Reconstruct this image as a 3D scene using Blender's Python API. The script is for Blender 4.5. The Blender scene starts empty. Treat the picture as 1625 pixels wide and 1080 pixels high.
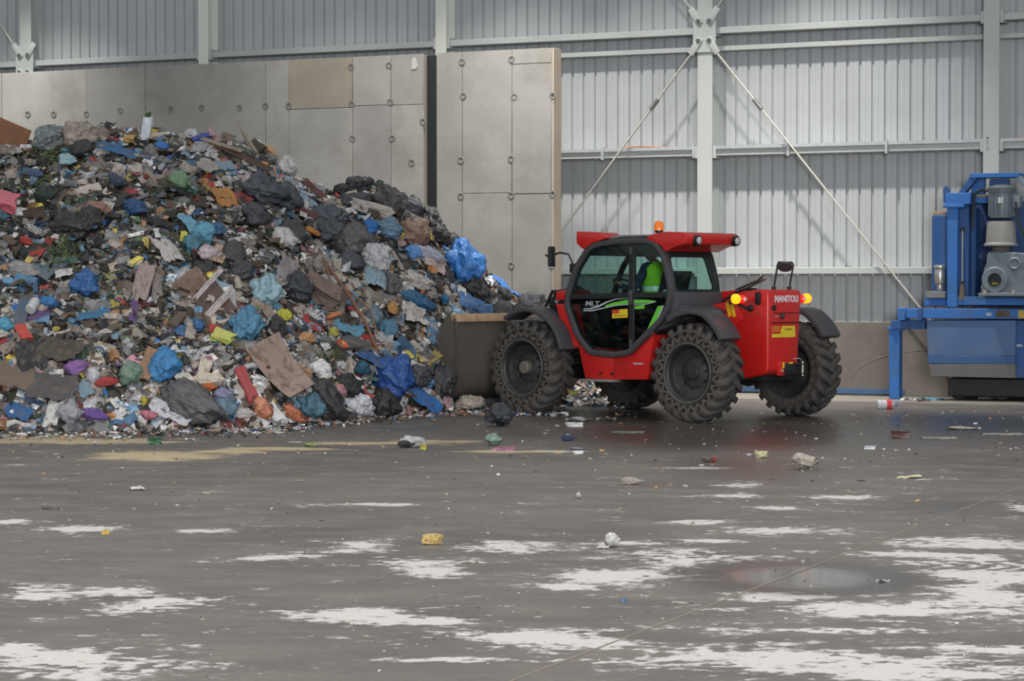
import bpy, bmesh, math, random
import numpy as np
from mathutils import Vector, Matrix, noise

C = bpy.context.scene.collection
SC = bpy.context.scene

# ------------------------------------------------------------------ camera
FPX = 3840.0; PITCH = math.atan(90 / FPX); EYE = 1.70
cam_d = bpy.data.cameras.new('camera'); cam = bpy.data.objects.new('camera', cam_d); C.objects.link(cam)
cam.location = (0, 0, EYE); cam.rotation_euler = (math.pi / 2 - PITCH, 0, 0)
cam_d.sensor_fit = 'HORIZONTAL'; cam_d.sensor_width = 36.0; cam_d.lens = 36.0 * FPX / 1625.0
cam_d.clip_end = 400
SC.camera = cam

# ------------------------------------------------------------------ world, lights, exposure
w = bpy.data.worlds.new('hall_air'); SC.world = w; w.use_nodes = True
bg = w.node_tree.nodes['Background']; bg.inputs[0].default_value = (0.93, 0.97, 1.0, 1); bg.inputs[1].default_value = 0.45
SC.view_settings.view_transform = 'Standard'; SC.view_settings.look = 'None'
SC.view_settings.gamma = 1.0; SC.view_settings.use_curve_mapping = False
SC.view_settings.exposure = 0.0

TH = math.atan(FPX / 8000.0)
WD = Vector((math.cos(TH), -math.sin(TH), 0)); WN = Vector((-math.sin(TH), -math.cos(TH), 0)); WP = Vector((-5.15, 42.0, 0))
def wallp(s, h, off=0.0):
    """point of the hall's long wall: s metres along it, h up, off metres out into the hall"""
    p = WP + WD * s + WN * off; p.z = h; return p

def area_lamp(name, loc, target, size, power, col=(1, 0.97, 0.92), spread=180):
    d = bpy.data.lights.new(name, 'AREA'); d.shape = 'DISK'; d.size = size; d.energy = power; d.color = col
    d.spread = math.radians(spread)
    o = bpy.data.objects.new(name, d); C.objects.link(o); o.location = loc
    o.rotation_euler = (Vector(target) - Vector(loc)).to_track_quat('-Z', 'Y').to_euler(); return o
# high bay lamps hanging in a row near the long wall
for s, pw in ((-3.2, 560), (2.9, 190), (6.0, 520), (8.4, 520), (11.2, 760), (17.0, 300)):
    p = wallp(s, 9.6, 3.1)
    area_lamp('bay_or_fill_lamp', p, wallp(s, 2.0, 1.6), 0.32, pw * 0.20, (1, 0.96, 0.9), 64)
# big open doorway behind and above the camera, daylight
area_lamp('daylight_opening', (3, -25, 7), (-1, 32, 1), 11.0, 12000, (0.95, 0.98, 1.0))

# unseen fill lamps added overhead to brighten the open floor
for x, y in ((-4, 11), (4, 11), (-6, 21), (4, 21)):
    area_lamp('bay_or_fill_lamp', (x, y, 11), (x, y, 0), 1.6, 250, (1, 0.97, 0.93), 110)

# ------------------------------------------------------------------ materials
def lin(v):
    v /= 255.0
    return v / 12.92 if v <= 0.04045 else ((v + 0.055) / 1.055) ** 2.4
def rgb(c): return (lin(c[0]), lin(c[1]), lin(c[2]), 1)
_mats = {}
def mat(name, col, rough=0.6, metal=0.0, var=0.0, vscale=6.0, bump=0.0, bscale=20.0, spec=0.5, emit=None, estr=0.0, coat=0.0, dirt=None, dirt_amt=0.0, dscale=3.0):
    if name in _mats: return _mats[name]
    m = bpy.data.materials.new(name); m.use_nodes = True; nt = m.node_tree; b = nt.nodes['Principled BSDF']
    b.inputs['Base Color'].default_value = rgb(col); b.inputs['Roughness'].default_value = rough
    b.inputs['Metallic'].default_value = metal; b.inputs['Specular IOR Level'].default_value = spec
    if coat: b.inputs['Coat Weight'].default_value = coat; b.inputs['Coat Roughness'].default_value = 0.15
    tc = nt.nodes.new('ShaderNodeTexCoord')
    last = None
    if var or dirt:
        n = nt.nodes.new('ShaderNodeTexNoise'); n.inputs['Scale'].default_value = vscale; n.inputs['Detail'].default_value = 6
        nt.links.new(tc.outputs['Object'], n.inputs['Vector'])
        mr = nt.nodes.new('ShaderNodeMapRange'); mr.inputs[1].default_value = 0.3; mr.inputs[2].default_value = 0.7
        mr.inputs[3].default_value = 1 - var; mr.inputs[4].default_value = 1 + var
        nt.links.new(n.outputs[0], mr.inputs[0])
        mx = nt.nodes.new('ShaderNodeMix'); mx.data_type = 'RGBA'; mx.blend_type = 'MULTIPLY'; mx.inputs[0].default_value = 1
        mx.inputs[6].default_value = rgb(col); nt.links.new(mr.outputs[0], mx.inputs[7]); last = mx.outputs[2]
    if dirt:
        n2 = nt.nodes.new('ShaderNodeTexNoise'); n2.inputs['Scale'].default_value = dscale; n2.inputs['Detail'].default_value = 8
        n2.inputs['Roughness'].default_value = 0.65
        nt.links.new(tc.outputs['Object'], n2.inputs['Vector'])
        r2 = nt.nodes.new('ShaderNodeMapRange'); r2.inputs[1].default_value = 0.5; r2.inputs[2].default_value = 0.62; r2.inputs[4].default_value = dirt_amt
        nt.links.new(n2.outputs[0], r2.inputs[0])
        m2 = nt.nodes.new('ShaderNodeMix'); m2.data_type = 'RGBA'; nt.links.new(r2.outputs[0], m2.inputs[0])
        nt.links.new(last, m2.inputs[6]); m2.inputs[7].default_value = rgb(dirt); last = m2.outputs[2]
    if last: nt.links.new(last, b.inputs['Base Color'])
    if bump:
        n3 = nt.nodes.new('ShaderNodeTexNoise'); n3.inputs['Scale'].default_value = bscale; n3.inputs['Detail'].default_value = 5
        nt.links.new(tc.outputs['Object'], n3.inputs['Vector'])
        bp = nt.nodes.new('ShaderNodeBump'); bp.inputs['Strength'].default_value = bump; bp.inputs['Distance'].default_value = 0.02
        nt.links.new(n3.outputs[0], bp.inputs['Height']); nt.links.new(bp.outputs[0], b.inputs['Normal'])
    if emit:
        b.inputs['Emission Color'].default_value = rgb(emit); b.inputs['Emission Strength'].default_value = estr
    _mats[name] = m; return m
def glass(name, tint, gloss=0.05):
    if name in _mats: return _mats[name]
    m = bpy.data.materials.new(name); m.use_nodes = True; nt = m.node_tree; nt.nodes.clear()
    o = nt.nodes.new('ShaderNodeOutputMaterial'); t = nt.nodes.new('ShaderNodeBsdfTransparent'); t.inputs[0].default_value = tint + (1,)
    g = nt.nodes.new('ShaderNodeBsdfGlossy'); g.inputs['Roughness'].default_value = 0.03
    fr = nt.nodes.new('ShaderNodeFresnel'); fr.inputs[0].default_value = 1.45
    ge = nt.nodes.new('ShaderNodeNewGeometry'); iv = nt.nodes.new('ShaderNodeMath'); iv.operation = 'SUBTRACT'; iv.inputs[0].default_value = 1
    nt.links.new(ge.outputs['Backfacing'], iv.inputs[1]); ml = nt.nodes.new('ShaderNodeMath'); ml.operation = 'MULTIPLY'
    nt.links.new(fr.outputs[0], ml.inputs[0]); nt.links.new(iv.outputs[0], ml.inputs[1])
    mx = nt.nodes.new('ShaderNodeMixShader'); nt.links.new(ml.outputs[0], mx.inputs[0]); nt.links.new(t.outputs[0], mx.inputs[1]); nt.links.new(g.outputs[0], mx.inputs[2])
    nt.links.new(mx.outputs[0], o.inputs[0]); _mats[name] = m; return m

# ------------------------------------------------------------------ mesh helpers
class MB:
    def __init__(s): s.v = []; s.f = []; s.c = []
    def add(s, vs, fs):
        o = len(s.v); s.v += [tuple(v) for v in vs]; s.f += [tuple(i + o for i in f) for f in fs]; return s
    def box(s, a, b):
        x0, y0, z0 = a; x1, y1, z1 = b
        return s.add([(x0,y0,z0),(x1,y0,z0),(x1,y1,z0),(x0,y1,z0),(x0,y0,z1),(x1,y0,z1),(x1,y1,z1),(x0,y1,z1)],
                     [(0,3,2,1),(4,5,6,7),(0,1,5,4),(1,2,6,5),(2,3,7,6),(3,0,4,7)])
    def frame_box(s, o, ax, ay, az):
        o = Vector(o); ax = Vector(ax); ay = Vector(ay); az = Vector(az)
        vs = [o, o+ax, o+ax+ay, o+ay, o+az, o+ax+az, o+ax+ay+az, o+ay+az]
        return s.add(vs, [(0,3,2,1),(4,5,6,7),(0,1,5,4),(1,2,6,5),(2,3,7,6),(3,0,4,7)])
    def cyl(s, p0, p1, r0, r1=None, n=16, cap=True):
        p0 = Vector(p0); p1 = Vector(p1); r1 = r0 if r1 is None else r1
        d = (p1 - p0).normalized(); u = d.orthogonal().normalized(); v = d.cross(u)
        vs = []
        for p, r in ((p0, r0), (p1, r1)):
            for k in range(n):
                a = 2*math.pi*k/n; vs.append(p + (u*math.cos(a) + v*math.sin(a))*r)
        fs = [(k, (k+1) % n, n+(k+1) % n, n+k) for k in range(n)]
        if cap: fs += [tuple(range(n-1, -1, -1)), tuple(range(n, 2*n))]
        return s.add(vs, fs)
    def tube(s, pts, r, n=8, closed=False):
        pts = [Vector(p) for p in pts]; m = len(pts); vs = []
        rs = r if isinstance(r, (list, tuple)) else [r]*m
        u = None
        for i, p in enumerate(pts):
            a = pts[i-1] if (i > 0 or closed) else p; b = pts[(i+1) % m] if (i < m-1 or closed) else p
            d = (b - a).normalized()
            u = (d.orthogonal() if u is None else (u - d*u.dot(d))).normalized(); v = d.cross(u)
            for k in range(n):
                t = 2*math.pi*k/n; vs.append(p + (u*math.cos(t)+v*math.sin(t))*rs[i])
        fs = []
        for i in range(m if closed else m-1):
            j = (i+1) % m
            fs += [(i*n+k, i*n+(k+1) % n, j*n+(k+1) % n, j*n+k) for k in range(n)]
        if not closed: fs += [tuple(range(n-1, -1, -1)), tuple(range((m-1)*n, m*n))]
        return s.add(vs, fs)
    def prism(s, poly, f0, f1):
        """poly of 2-D points; f0/f1 map (a,b)->3-D for both ends"""
        n = len(poly); vs = [f0(*p) for p in poly] + [f1(*p) for p in poly]
        return s.add(vs, [tuple(range(n-1, -1, -1)), tuple(range(n, 2*n))] + [(i, (i+1) % n, n+(i+1) % n, n+i) for i in range(n)])
    def ring(s, outer, inner, f0, f1):
        n = len(outer); vs = [f0(*p) for p in outer] + [f0(*p) for p in inner] + [f1(*p) for p in outer] + [f1(*p) for p in inner]
        fs = []
        for i in range(n):
            j = (i+1) % n
            fs += [(i, j, n+j, n+i), (2*n+i, 3*n+i, 3*n+j, 2*n+j), (i, 2*n+i, 2*n+j, j), (n+i, n+j, 3*n+j, 3*n+i)]
        return s.add(vs, fs)
    def lathe(s, prof, org=(0,0,0), axis='Z', n=32, close=False):
        ox, oy, oz = org; m = len(prof); vs = []
        for k in range(n):
            a = 2*math.pi*k/n; ca, sa = math.cos(a), math.sin(a)
            for r, t in prof:
                if axis == 'Z': vs.append((ox+r*ca, oy+r*sa, oz+t))
                elif axis == 'Y': vs.append((ox+r*ca, oy+t, oz+r*sa))
                else: vs.append((ox+t, oy+r*ca, oz+r*sa))
        fs = []
        for k in range(n):
            k2 = (k+1) % n
            for i in range(m if close else m-1):
                i2 = (i+1) % m
                fs.append((k*m+i, k2*m+i, k2*m+i2, k*m+i2))
        return s.add(vs, fs)
    def data(s, name, m, smooth=False, bevel=0, seg=2, ang=30):
        me = bpy.data.meshes.new(name); me.from_pydata([tuple(v) for v in s.v], [], s.f)
        bm = bmesh.new(); bm.from_mesh(me)
        bmesh.ops.recalc_face_normals(bm, faces=bm.faces)
        if bevel:
            es = [e for e in bm.edges if len(e.link_faces) == 2 and e.calc_face_angle(0) > math.radians(ang)]
            bmesh.ops.bevel(bm, geom=es, offset=bevel, segments=seg, profile=0.5, affect='EDGES', clamp_overlap=True)
        bm.to_mesh(me); bm.free()
        if m: me.materials.append(m)
        if smooth or bevel:
            me.polygons.foreach_set('use_smooth', [True]*len(me.polygons))
            try: me.set_sharp_from_angle(angle=math.radians(40))
            except Exception: pass
        return me
    def build(s, name, m, parent=None, **k):
        return link(name, s.data(name, m, **k), parent)
def link(name, me, parent=None, loc=None):
    o = bpy.data.objects.new(name, me); C.objects.link(o)
    if parent: o.parent = parent
    if loc is not None: o.location = loc
    return o
def tag(o, label=None, cat=None, group=None, kind=None):
    if label: o['label'] = label
    if cat: o['category'] = cat
    if group: o['group'] = group
    if kind: o['kind'] = kind
    return o
def empty(name, loc=(0,0,0), rz=0, **k):
    o = bpy.data.objects.new(name, None); C.objects.link(o); o.location = loc; o.rotation_euler = (0,0,rz); o.empty_display_size = 0.2
    return tag(o, **k)
def copy_tree(o, parent=None, mats=None):
    c = o.copy(); C.objects.link(c); c.parent = parent
    for ch in list(o.children): copy_tree(ch, c)
    return c
def round_poly(pts, r, n=4):
    out = []; m = len(pts)
    for i in range(m):
        p = Vector(pts[i]); a = Vector(pts[i-1]); b = Vector(pts[(i+1) % m])
        da = (a-p); db = (b-p); rr = min(r, da.length*0.45, db.length*0.45)
        s = p + da.normalized()*rr; e = p + db.normalized()*rr
        for k in range(n+1):
            t = k/n; out.append(tuple(s*(1-t)**2 + p*2*t*(1-t) + e*t*t))
    return out
def inset(pts, d):
    """offset a closed 2-D loop towards its inside"""
    m = len(pts); area = sum(pts[i-1][0]*pts[i][1]-pts[i][0]*pts[i-1][1] for i in range(m)); sg = 1 if area > 0 else -1
    out = []
    for i in range(m):
        p = Vector(pts[i]); a = Vector(pts[i-1]); b = Vector(pts[(i+1) % m])
        d1 = (p-a).normalized(); d2 = (b-p).normalized(); n1 = Vector((-d1.y, d1.x))*sg; n2 = Vector((-d2.y, d2.x))*sg
        nn = (n1+n2); nn = nn.normalized() if nn.length > 1e-6 else n1
        out.append(tuple(p + nn*d/max(0.5, nn.dot(n1))))
    return out
def text_obj(name, s, size, m, parent, mtx, ext=0.002, bold=0.0, shear=0.0, sx=1.0):
    cu = bpy.data.curves.new(name, 'FONT'); cu.body = s; cu.size = size; cu.extrude = ext; cu.offset = bold; cu.shear = shear
    cu.align_x = 'CENTER'; cu.align_y = 'CENTER'
    t = bpy.data.objects.new(name, cu); C.objects.link(t); bpy.context.view_layer.update()
    me = bpy.data.meshes.new_from_object(t.evaluated_get(bpy.context.evaluated_depsgraph_get()))
    bpy.data.objects.remove(t); me.name = name; me.materials.clear(); me.materials.append(m)
    me.transform(Matrix.Diagonal((sx,1,1,1))); me.transform(mtx)
    return link(name, me, parent)

# measuring helpers: a sight line of the photograph meets the ground or a plane standing in the hall
def sight(px, py):
    a = (px-812.5)/FPX; b = -(py-540)/FPX
    return Vector((a, math.cos(PITCH)+b*math.sin(PITCH), -math.sin(PITCH)+b*math.cos(PITCH)))
def ground(px, py, h=0.0):
    r = sight(px, py); return r*((h-EYE)/r.z) + Vector((0,0,EYE))
def wall_at(px, py, off):
    r = sight(px, py); t = (WP + WN*off).dot(WN)/r.dot(WN); p = r*t
    return (p - WP).dot(WD), EYE + r.z*t

# ------------------------------------------------------------------ floor
def floor_material():
    m = bpy.data.materials.new('wet_concrete_floor'); m.use_nodes = True; nt = m.node_tree; b = nt.nodes['Principled BSDF']
    N = nt.nodes.new; Lk = nt.links.new
    tc = N('ShaderNodeTexCoord')
    at = N('ShaderNodeAttribute'); at.attribute_name = 'stain'; sp = N('ShaderNodeSeparateColor'); Lk(at.outputs['Color'], sp.inputs[0])
    def nz(scale, detail, sx=1, sy=1, rough=0.55, rot=0):
        mp = N('ShaderNodeMapping'); mp.inputs['Scale'].default_value = (sx, sy, 1); mp.inputs['Rotation'].default_value = (0, 0, rot); Lk(tc.outputs['Object'], mp.inputs[0])
        n = N('ShaderNodeTexNoise'); n.inputs['Scale'].default_value = scale; n.inputs['Detail'].default_value = detail; n.inputs['Roughness'].default_value = rough
        Lk(mp.outputs[0], n.inputs['Vector']); return n.outputs[0]
    def mrange(x, a, c, d=0.0, e=1.0):
        r = N('ShaderNodeMapRange'); r.inputs[1].default_value = a; r.inputs[2].default_value = c; r.inputs[3].default_value = d; r.inputs[4].default_value = e
        Lk(x, r.inputs[0]); return r.outputs[0]
    def math2(op, x, y):
        k = N('ShaderNodeMath'); k.operation = op
        for i, q in enumerate((x, y)):
            if isinstance(q, (int, float)): k.inputs[i].default_value = q
            else: Lk(q, k.inputs[i])
        return k.outputs[0]
    def mix(fac, a, c):
        k = N('ShaderNodeMix'); k.data_type = 'RGBA'
        if isinstance(fac, float): k.inputs[0].default_value = fac
        else: Lk(fac, k.inputs[0])
        for i, q in ((6, a), (7, c)):
            if isinstance(q, tuple): k.inputs[i].default_value = rgb(q)
            else: Lk(q, k.inputs[i])
        return k.outputs[2]
    big = nz(0.35, 5); mid = nz(2.2, 8, 0.6, 1, 0.65, 0.12); fine = nz(26, 4); streak = nz(3.2, 8, 0.75, 1.0, 0.72, 0.5); spk = nz(60, 2)
    base = mix(mrange(big, 0.35, 0.65), (88, 83, 78), (106, 99, 93))
    base = mix(mrange(mid, 0.45, 0.75), base, (118, 112, 105))
    base = mix(mrange(fine, 0.3, 0.8, 0.0, 0.35), base, (66, 62, 59))
    # dry whitish film: mask plus streaky noise
    dv = math2('ADD', sp.outputs[0], math2('MULTIPLY', math2('SUBTRACT', streak, 0.5), 3.4))
    dv = math2('ADD', dv, math2('MULTIPLY', math2('SUBTRACT', fine, 0.5), 0.35))
    st2 = nz(13, 6, 0.8, 1.0, 0.65, -0.3); dv = math2('ADD', dv, math2('MULTIPLY', math2('SUBTRACT', st2, 0.5), 2.2))
    dmask = mrange(dv, 0.50, 0.74)
    half = mrange(dv, 0.25, 0.66, 0.0, 0.45)
    base = mix(half, base, (132, 127, 120))
    base = mix(dmask, base, (194, 191, 188))
    sv = math2('ADD', sp.outputs[1], math2('MULTIPLY', math2('SUBTRACT', streak, 0.5), 2.0))
    smask = mrange(sv, 0.38, 0.7, 0.0, 0.9)
    base = mix(smask, base, (190, 172, 136))
    wet = mrange(math2('ADD', sp.outputs[2], math2('MULTIPLY', math2('SUBTRACT', mid, 0.5), 0.6)), 0.3, 0.7)
    base = mix(math2('MULTIPLY', wet, 0.75), base, (62, 59, 57))
    base = mix(mrange(sp.outputs[2], 0.98, 1.12), base, (84, 86, 82))
    am = mrange(math2('ADD', at.outputs['Alpha'], math2('MULTIPLY', math2('SUBTRACT', mid, 0.5), 1.2)), 0.35, 0.7, 0.0, 0.85)
    base = mix(am, base, (136, 130, 121))
    Lk(base, b.inputs['Base Color'])
    ro = mrange(mid, 0.3, 0.7, 0.38, 0.6)
    k = N('ShaderNodeMix'); Lk(wet, k.inputs[0]); Lk(ro, k.inputs[2]); k.inputs[3].default_value = 0.27
    pud = mrange(sp.outputs[2], 0.85, 1.3); kp = N('ShaderNodeMix'); Lk(pud, kp.inputs[0]); Lk(k.outputs[0], kp.inputs[2]); kp.inputs[3].default_value = 0.09; k = kp
    k2 = N('ShaderNodeMix'); Lk(dmask, k2.inputs[0]); Lk(k.outputs[0], k2.inputs[2]); k2.inputs[3].default_value = 0.55
    Lk(k2.outputs[0], b.inputs['Roughness'])
    bp = N('ShaderNodeBump'); bp.inputs['Strength'].default_value = 0.25; bp.inputs['Distance'].default_value = 0.01
    Lk(mrange(sp.outputs[2], 0.98, 1.12, 0.25, 0.0), bp.inputs['Strength']); Lk(fine, bp.inputs['Height']); Lk(bp.outputs[0], b.inputs['Normal'])
    return m

xs = np.concatenate([[-60, -35, -18, -11], np.linspace(-8.5, 8.5, 460), [11, 18, 35, 60]])
ys = np.concatenate([[-15, -5, 2, 6], np.linspace(9.5, 22, 330), np.linspace(22.1, 40, 180), [48, 60, 80]])
GX, GY = np.meshgrid(xs, ys)
dry = np.zeros_like(GX); sand = np.zeros_like(GX); wetm = np.zeros_like(GX)
def blob(arr, px, py, wp, hp, k=1.0, rot=0.0, pw=1.0):
    g = ground(px, py); Z = g.y; rx = wp/2*Z/FPX; ry = hp/2*Z*Z/(FPX*EYE)
    dx = GX - g.x; dy = GY - Z; c_, s_ = math.cos(rot), math.sin(rot)
    u = (dx*c_ + dy*s_)/rx; v = (-dx*s_ + dy*c_)/ry
    np.maximum(arr, k*np.exp(-(u*u+v*v)**pw*0.7), out=arr)
for a in [(100,1058,360,60),(20,1035,120,30),(70,942,110,22),(175,940,150,16),(250,958,170,24),(560,976,210,22),(650,984,190,22),
          (565,868,110,16),(450,884,140,12),(680,900,130,26),(820,868,170,16),(325,842,90,8),(130,838,90,14),(15,828,60,8),
          (1090,884,230,26),(970,915,210,30),(900,930,120,14),(1240,842,190,12),(1130,858,90,6),(1560,905,200,60),(1440,965,420,30),
          (1560,950,200,40),(1240,948,160,14),(1540,862,260,18),(840,1008,270,20),(930,1020,200,26),(1220,1046,420,46),(1450,1062,380,44),
          (1300,1000,500,10),(760,1046,360,9),(1340,790,110,8),(1170,770,80,6),(1100,828,110,6),(1480,880,240,10),(1000,862,160,6),
          (1240,806,90,6),(1120,742,90,4),(1560,1030,220,14),(880,716,90,3),(600,800,160,5),(1620,806,40,12),(1160,786,140,5)]: blob(dry, *a)
for a in [(250,723,210,15),(130,700,330,9),(600,703,230,5),(440,712,170,6),(800,716,170,4),(60,694,150,9),(360,716,120,7),(700,700,160,4)]: blob(sand, *a)
for a in [(1270,915,300,48,1.5),(1150,690,560,50,0.9),(1450,670,500,40,0.8),(800,690,300,30,0.6),(1480,800,240,40,0.5),(1030,655,340,40,0.9),(1180,740,300,60,0.6)]: blob(wetm, *a)
dry = np.where(((GX-ground(1300,915).x)/0.48)**2 + ((GY-ground(1300,915).y)/0.75)**2 < 1, 0.0, dry)
# tyre tracks: rows of tread blocks pressed through the film
def track(x0, y0, x1, y1, wd, k=0.45):
    d = np.array([x1-x0, y1-y0]); Ld = np.hypot(*d); d = d/Ld
    t = (GX-x0)*d[0] + (GY-y0)*d[1]; q = -(GX-x0)*d[1] + (GY-y0)*d[0]
    on = (np.abs(q) < wd/2) & (t > 0) & (t < Ld)
    pat = np.sin(2*math.pi*(t/0.16 + np.abs(q)/0.22)) > 0.05
    return on & pat
for (a, b, wd) in (((900,905),(1625,800),0.42), ((1100,890),(1700,900),0.5), ((700,1060),(1500,990),0.4), ((150,1000),(620,880),0.35), ((-50,1075),(420,1035),0.4)):
    g0 = ground(*a); g1 = ground(*b); tr = track(g0.x, g0.y, g1.x, g1.y, wd); dry = np.where(tr, dry*0.45, dry)
D = (GX-WP.x)*WN.x + (GY-WP.y)*WN.y     # distance out from the wall
S = (GX-WP.x)*WD.x + (GY-WP.y)*WD.y
apr = (D < 2.3) & (S > 8)
apron = np.where(apr, 1.0, 0.0)*np.clip((2.3-D)/0.7, 0, 1)
nv = GX.size; nc = len(xs); nr = len(ys)
verts = np.stack([GX.ravel(), GY.ravel(), np.zeros(nv)], 1)
idx = np.arange(nv).reshape(nr, nc)
faces = np.stack([idx[:-1,:-1].ravel(), idx[:-1,1:].ravel(), idx[1:,1:].ravel(), idx[1:,:-1].ravel()], 1)
me = bpy.data.meshes.new('floor'); me.from_pydata(verts, [], faces.tolist())
ca = me.color_attributes.new('stain', 'FLOAT_COLOR', 'POINT')
ca.data.foreach_set('color', np.stack([dry.ravel(), sand.ravel(), wetm.ravel(), apron.ravel()], 1).ravel().astype(np.float32))
me.materials.append(floor_material())
floor = link('floor', me); tag(floor, kind='structure')
# saw cut joint in the slab running off to the right
ja, jb = ground(800, 1085), ground(1640, 765)
jd = (jb-ja); jn = Vector((-jd.y, jd.x, 0)).normalized()*0.005
j = MB().add([ja-jn, jb-jn, jb+jn, ja+jn, ja-jn+Vector((0,0,.004)), jb-jn+Vector((0,0,.004)), jb+jn+Vector((0,0,.004)), ja+jn+Vector((0,0,.004))],
             [(4,5,6,7),(0,1,5,4),(2,3,7,6)]).build('joint_sealant', mat('joint_sealant_mat', (134,124,112), 0.8), floor)

# ------------------------------------------------------------------ long steel wall
M_clad = mat('cladding_paint', (166,169,171), 0.42, 0.0, 0.05, 1.2, spec=0.5, dirt=(150,150,150), dirt_amt=0.25, dscale=0.8)
M_steel = mat('steel_paint', (168,172,169), 0.5, 0, 0.04, 2.0)
M_galv = mat('galvanised', (176,180,182), 0.4, 0.3, 0.08, 8)
wall = empty('wall_back', kind='structure')
wall.matrix_world = Matrix.Translation(WP) @ Matrix.Rotation(-TH, 4, 'Z')   # local x along the wall, local -y out into the hall
HT = 10.0
def sheet_mesh():
    mb = MB(); prof = []; P = 0.2; n = 5
    for k in range(n):
        x = k*P
        prof += [(x, -0.0), (x+0.022, -0.0), (x+0.034, -0.035), (x+0.10, -0.035), (x+0.103, -0.031), (x+0.106, -0.035), (x+P-0.012, -0.035)]
    prof.append((n*P-0.001, 0.0))
    vs = [(x, y, 0) for x, y in prof] + [(x, y, HT) for x, y in prof]; m = len(prof)
    mb.add(vs, [(i, i+1, m+i+1, m+i) for i in range(m-1)])
    mb.add([(0, .006, 0), (n*P, .006, 0), (n*P, .006, HT), (0, .006, HT)], [(0, 1, 2, 3)])
    return mb.data('cladding_sheet', M_clad)
sm = sheet_mesh()
for k in range(-14, 34):
    link('cladding_sheet', sm, wall, (k*1.0, 0, 0))
# girts
def girt(h, parent, dbl=False, s0=-14, s1=34):
    mb = MB()
    mb.box((s0, -0.30, h-0.05), (s1, -0.05, h+0.05))
    if dbl: mb.box((s0, -0.20, h-0.31), (s1, -0.05, h-0.235))
    return mb.build('girt', M_steel, parent, bevel=0.006, seg=1)
girt(5.63, wall, True); girt(3.74, wall); girt(1.90, wall); girt(8.0, wall)
tray = MB().box((-14, -0.33, 3.80), (34, -0.12, 3.815)).box((-14, -0.335, 3.79), (34, -0.325, 3.84)).build('cable_tray', M_galv, wall)
for i in range(17):
    MB().box((5.9+i*1.55, -0.36, 3.66), (5.94+i*1.55, -0.30, 3.86)).build('tray_bracket', M_galv, wall)
cb = MB()
for o0 in (7.5, 13.9):
    cb.tube([(o0+t*0.15, -0.22+0.03*math.sin(t*1.3), 3.83+0.02*math.sin(t*0.5)+(0.015 if 2 < t < 10 else 0)) for t in range(0, 13)], 0.012, 6)
cb.build('orange_cable', mat('orange_cable_mat', (176,112,90), 0.6), wall)
MB().box((-14, -0.14, 0.0), (34, 0.05, 1.12)).build('plinth', mat('plinth_concrete', (106,100,94), 0.8, 0, 0.10, 1.2, 0.1, 30, dirt=(92,85,79), dirt_amt=0.7, dscale=1.0), wall, bevel=0.01, seg=1)
MB().box((9.5, -0.165, 0.03), (12.35, -0.14, 0.10)).build('skirting_pipe', mat('skirting_blue', (60,92,130), 0.5), wall)
pts = []
for t in range(13):
    a = t/12; pts.append((11.52 + 1.45*(1-math.cos(a*1.45)), -0.1415, 0.22 + 0.50*math.sin(a*1.45)))
MB().tube(pts, 0.0045, 6).build('scuff_mark', mat('scuff', (130,127,120), 0.8), wall)

# columns
M_col_lit = mat('column_lit', (206,208,200), 0.45)  # strong lamp light on two columns, put into a paler steel colour
def column(s, wd=0.25, depth=0.36, gus=True):
    r = empty('steel_column', wallp(s, 0), -TH, kind='structure')
    mb = MB(); y1 = -depth; tf = 0.02
    mb.box((-wd/2, y1, 0), (wd/2, y1+tf, HT)).box((-wd/2, -0.06, 0), (wd/2, -0.04, HT)).box((-0.008, y1+tf, 0), (0.008, -0.06, HT))
    mb.build('column_shaft', M_col_lit if wd == 0.2 else M_steel, r, bevel=0.003, seg=1)
    for h in (5.63, 3.74, 1.9):
        m2 = MB(); m2.box((-wd/2-0.05, y1+0.02, h-0.09), (-wd/2, -0.08, h+0.09)); m2.box((wd/2, y1+0.02, h-0.09), (wd/2+0.05, -0.08, h+0.09))
        m2.build('girt_cleat', M_steel, r, bevel=0.003, seg=1)
    MB().box((-wd/2-0.05, y1-0.04, 0), (wd/2+0.05, 0.0, 0.03)).build('base_plate', M_galv, r)
    return r
def gusset(col, h=5.62, y=-0.37, wd=0.25, upper=True, lower=True, left=True, right=True):
    g = MB(); w2 = wd/2+0.015
    poly = [(-w2, h-0.33), (-w2-0.05, h-0.2), (-w2-0.05, h+0.2), (-w2, h+0.33), (w2, h+0.33), (w2+0.05, h+0.2), (w2+0.05, h-0.2), (w2, h-0.33)]
    g.prism(poly, lambda a, b: (a, y, b), lambda a, b: (a, y-0.02, b))
    gp = g.build('gusset_plate', M_steel, col, bevel=0.003, seg=1)
    for sx in ([-1] if left else []) + ([1] if right else []):
        for sz in ([1] if upper else []) + ([-1] if lower else []):
            a = Vector((sx*0.09, y-0.035, h+sz*0.15)); d = Vector((sx*0.55, 0, sz*0.83)).normalized(); n = Vector((d.z, 0, -d.x))
            b = a + d*0.24
            fk = MB().frame_box(a - d*0.05 - n*0.055 - Vector((0,.012,0)), d*0.30, n*0.11, Vector((0,0.03,0))).build('rod_fork', M_steel, gp, bevel=0.02)
            MB().cyl(a - Vector((0,.03,0)), a + Vector((0,.0,0)), 0.035, n=16).build('bolt', mat('bolt_dark', (104,106,106), 0.4, 0.5), gp)
for s in (-12.9, -8.4, 0.0, 4.59, 13.72, 18.3, 22.9, 27.5): column(s, 0.2 if s in (0.0, 4.59) else 0.24)
c_mid = column(9.21); gusset(c_mid)
c_left = column(-3.75, 0.25); gusset(c_left, 5.62)

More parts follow.
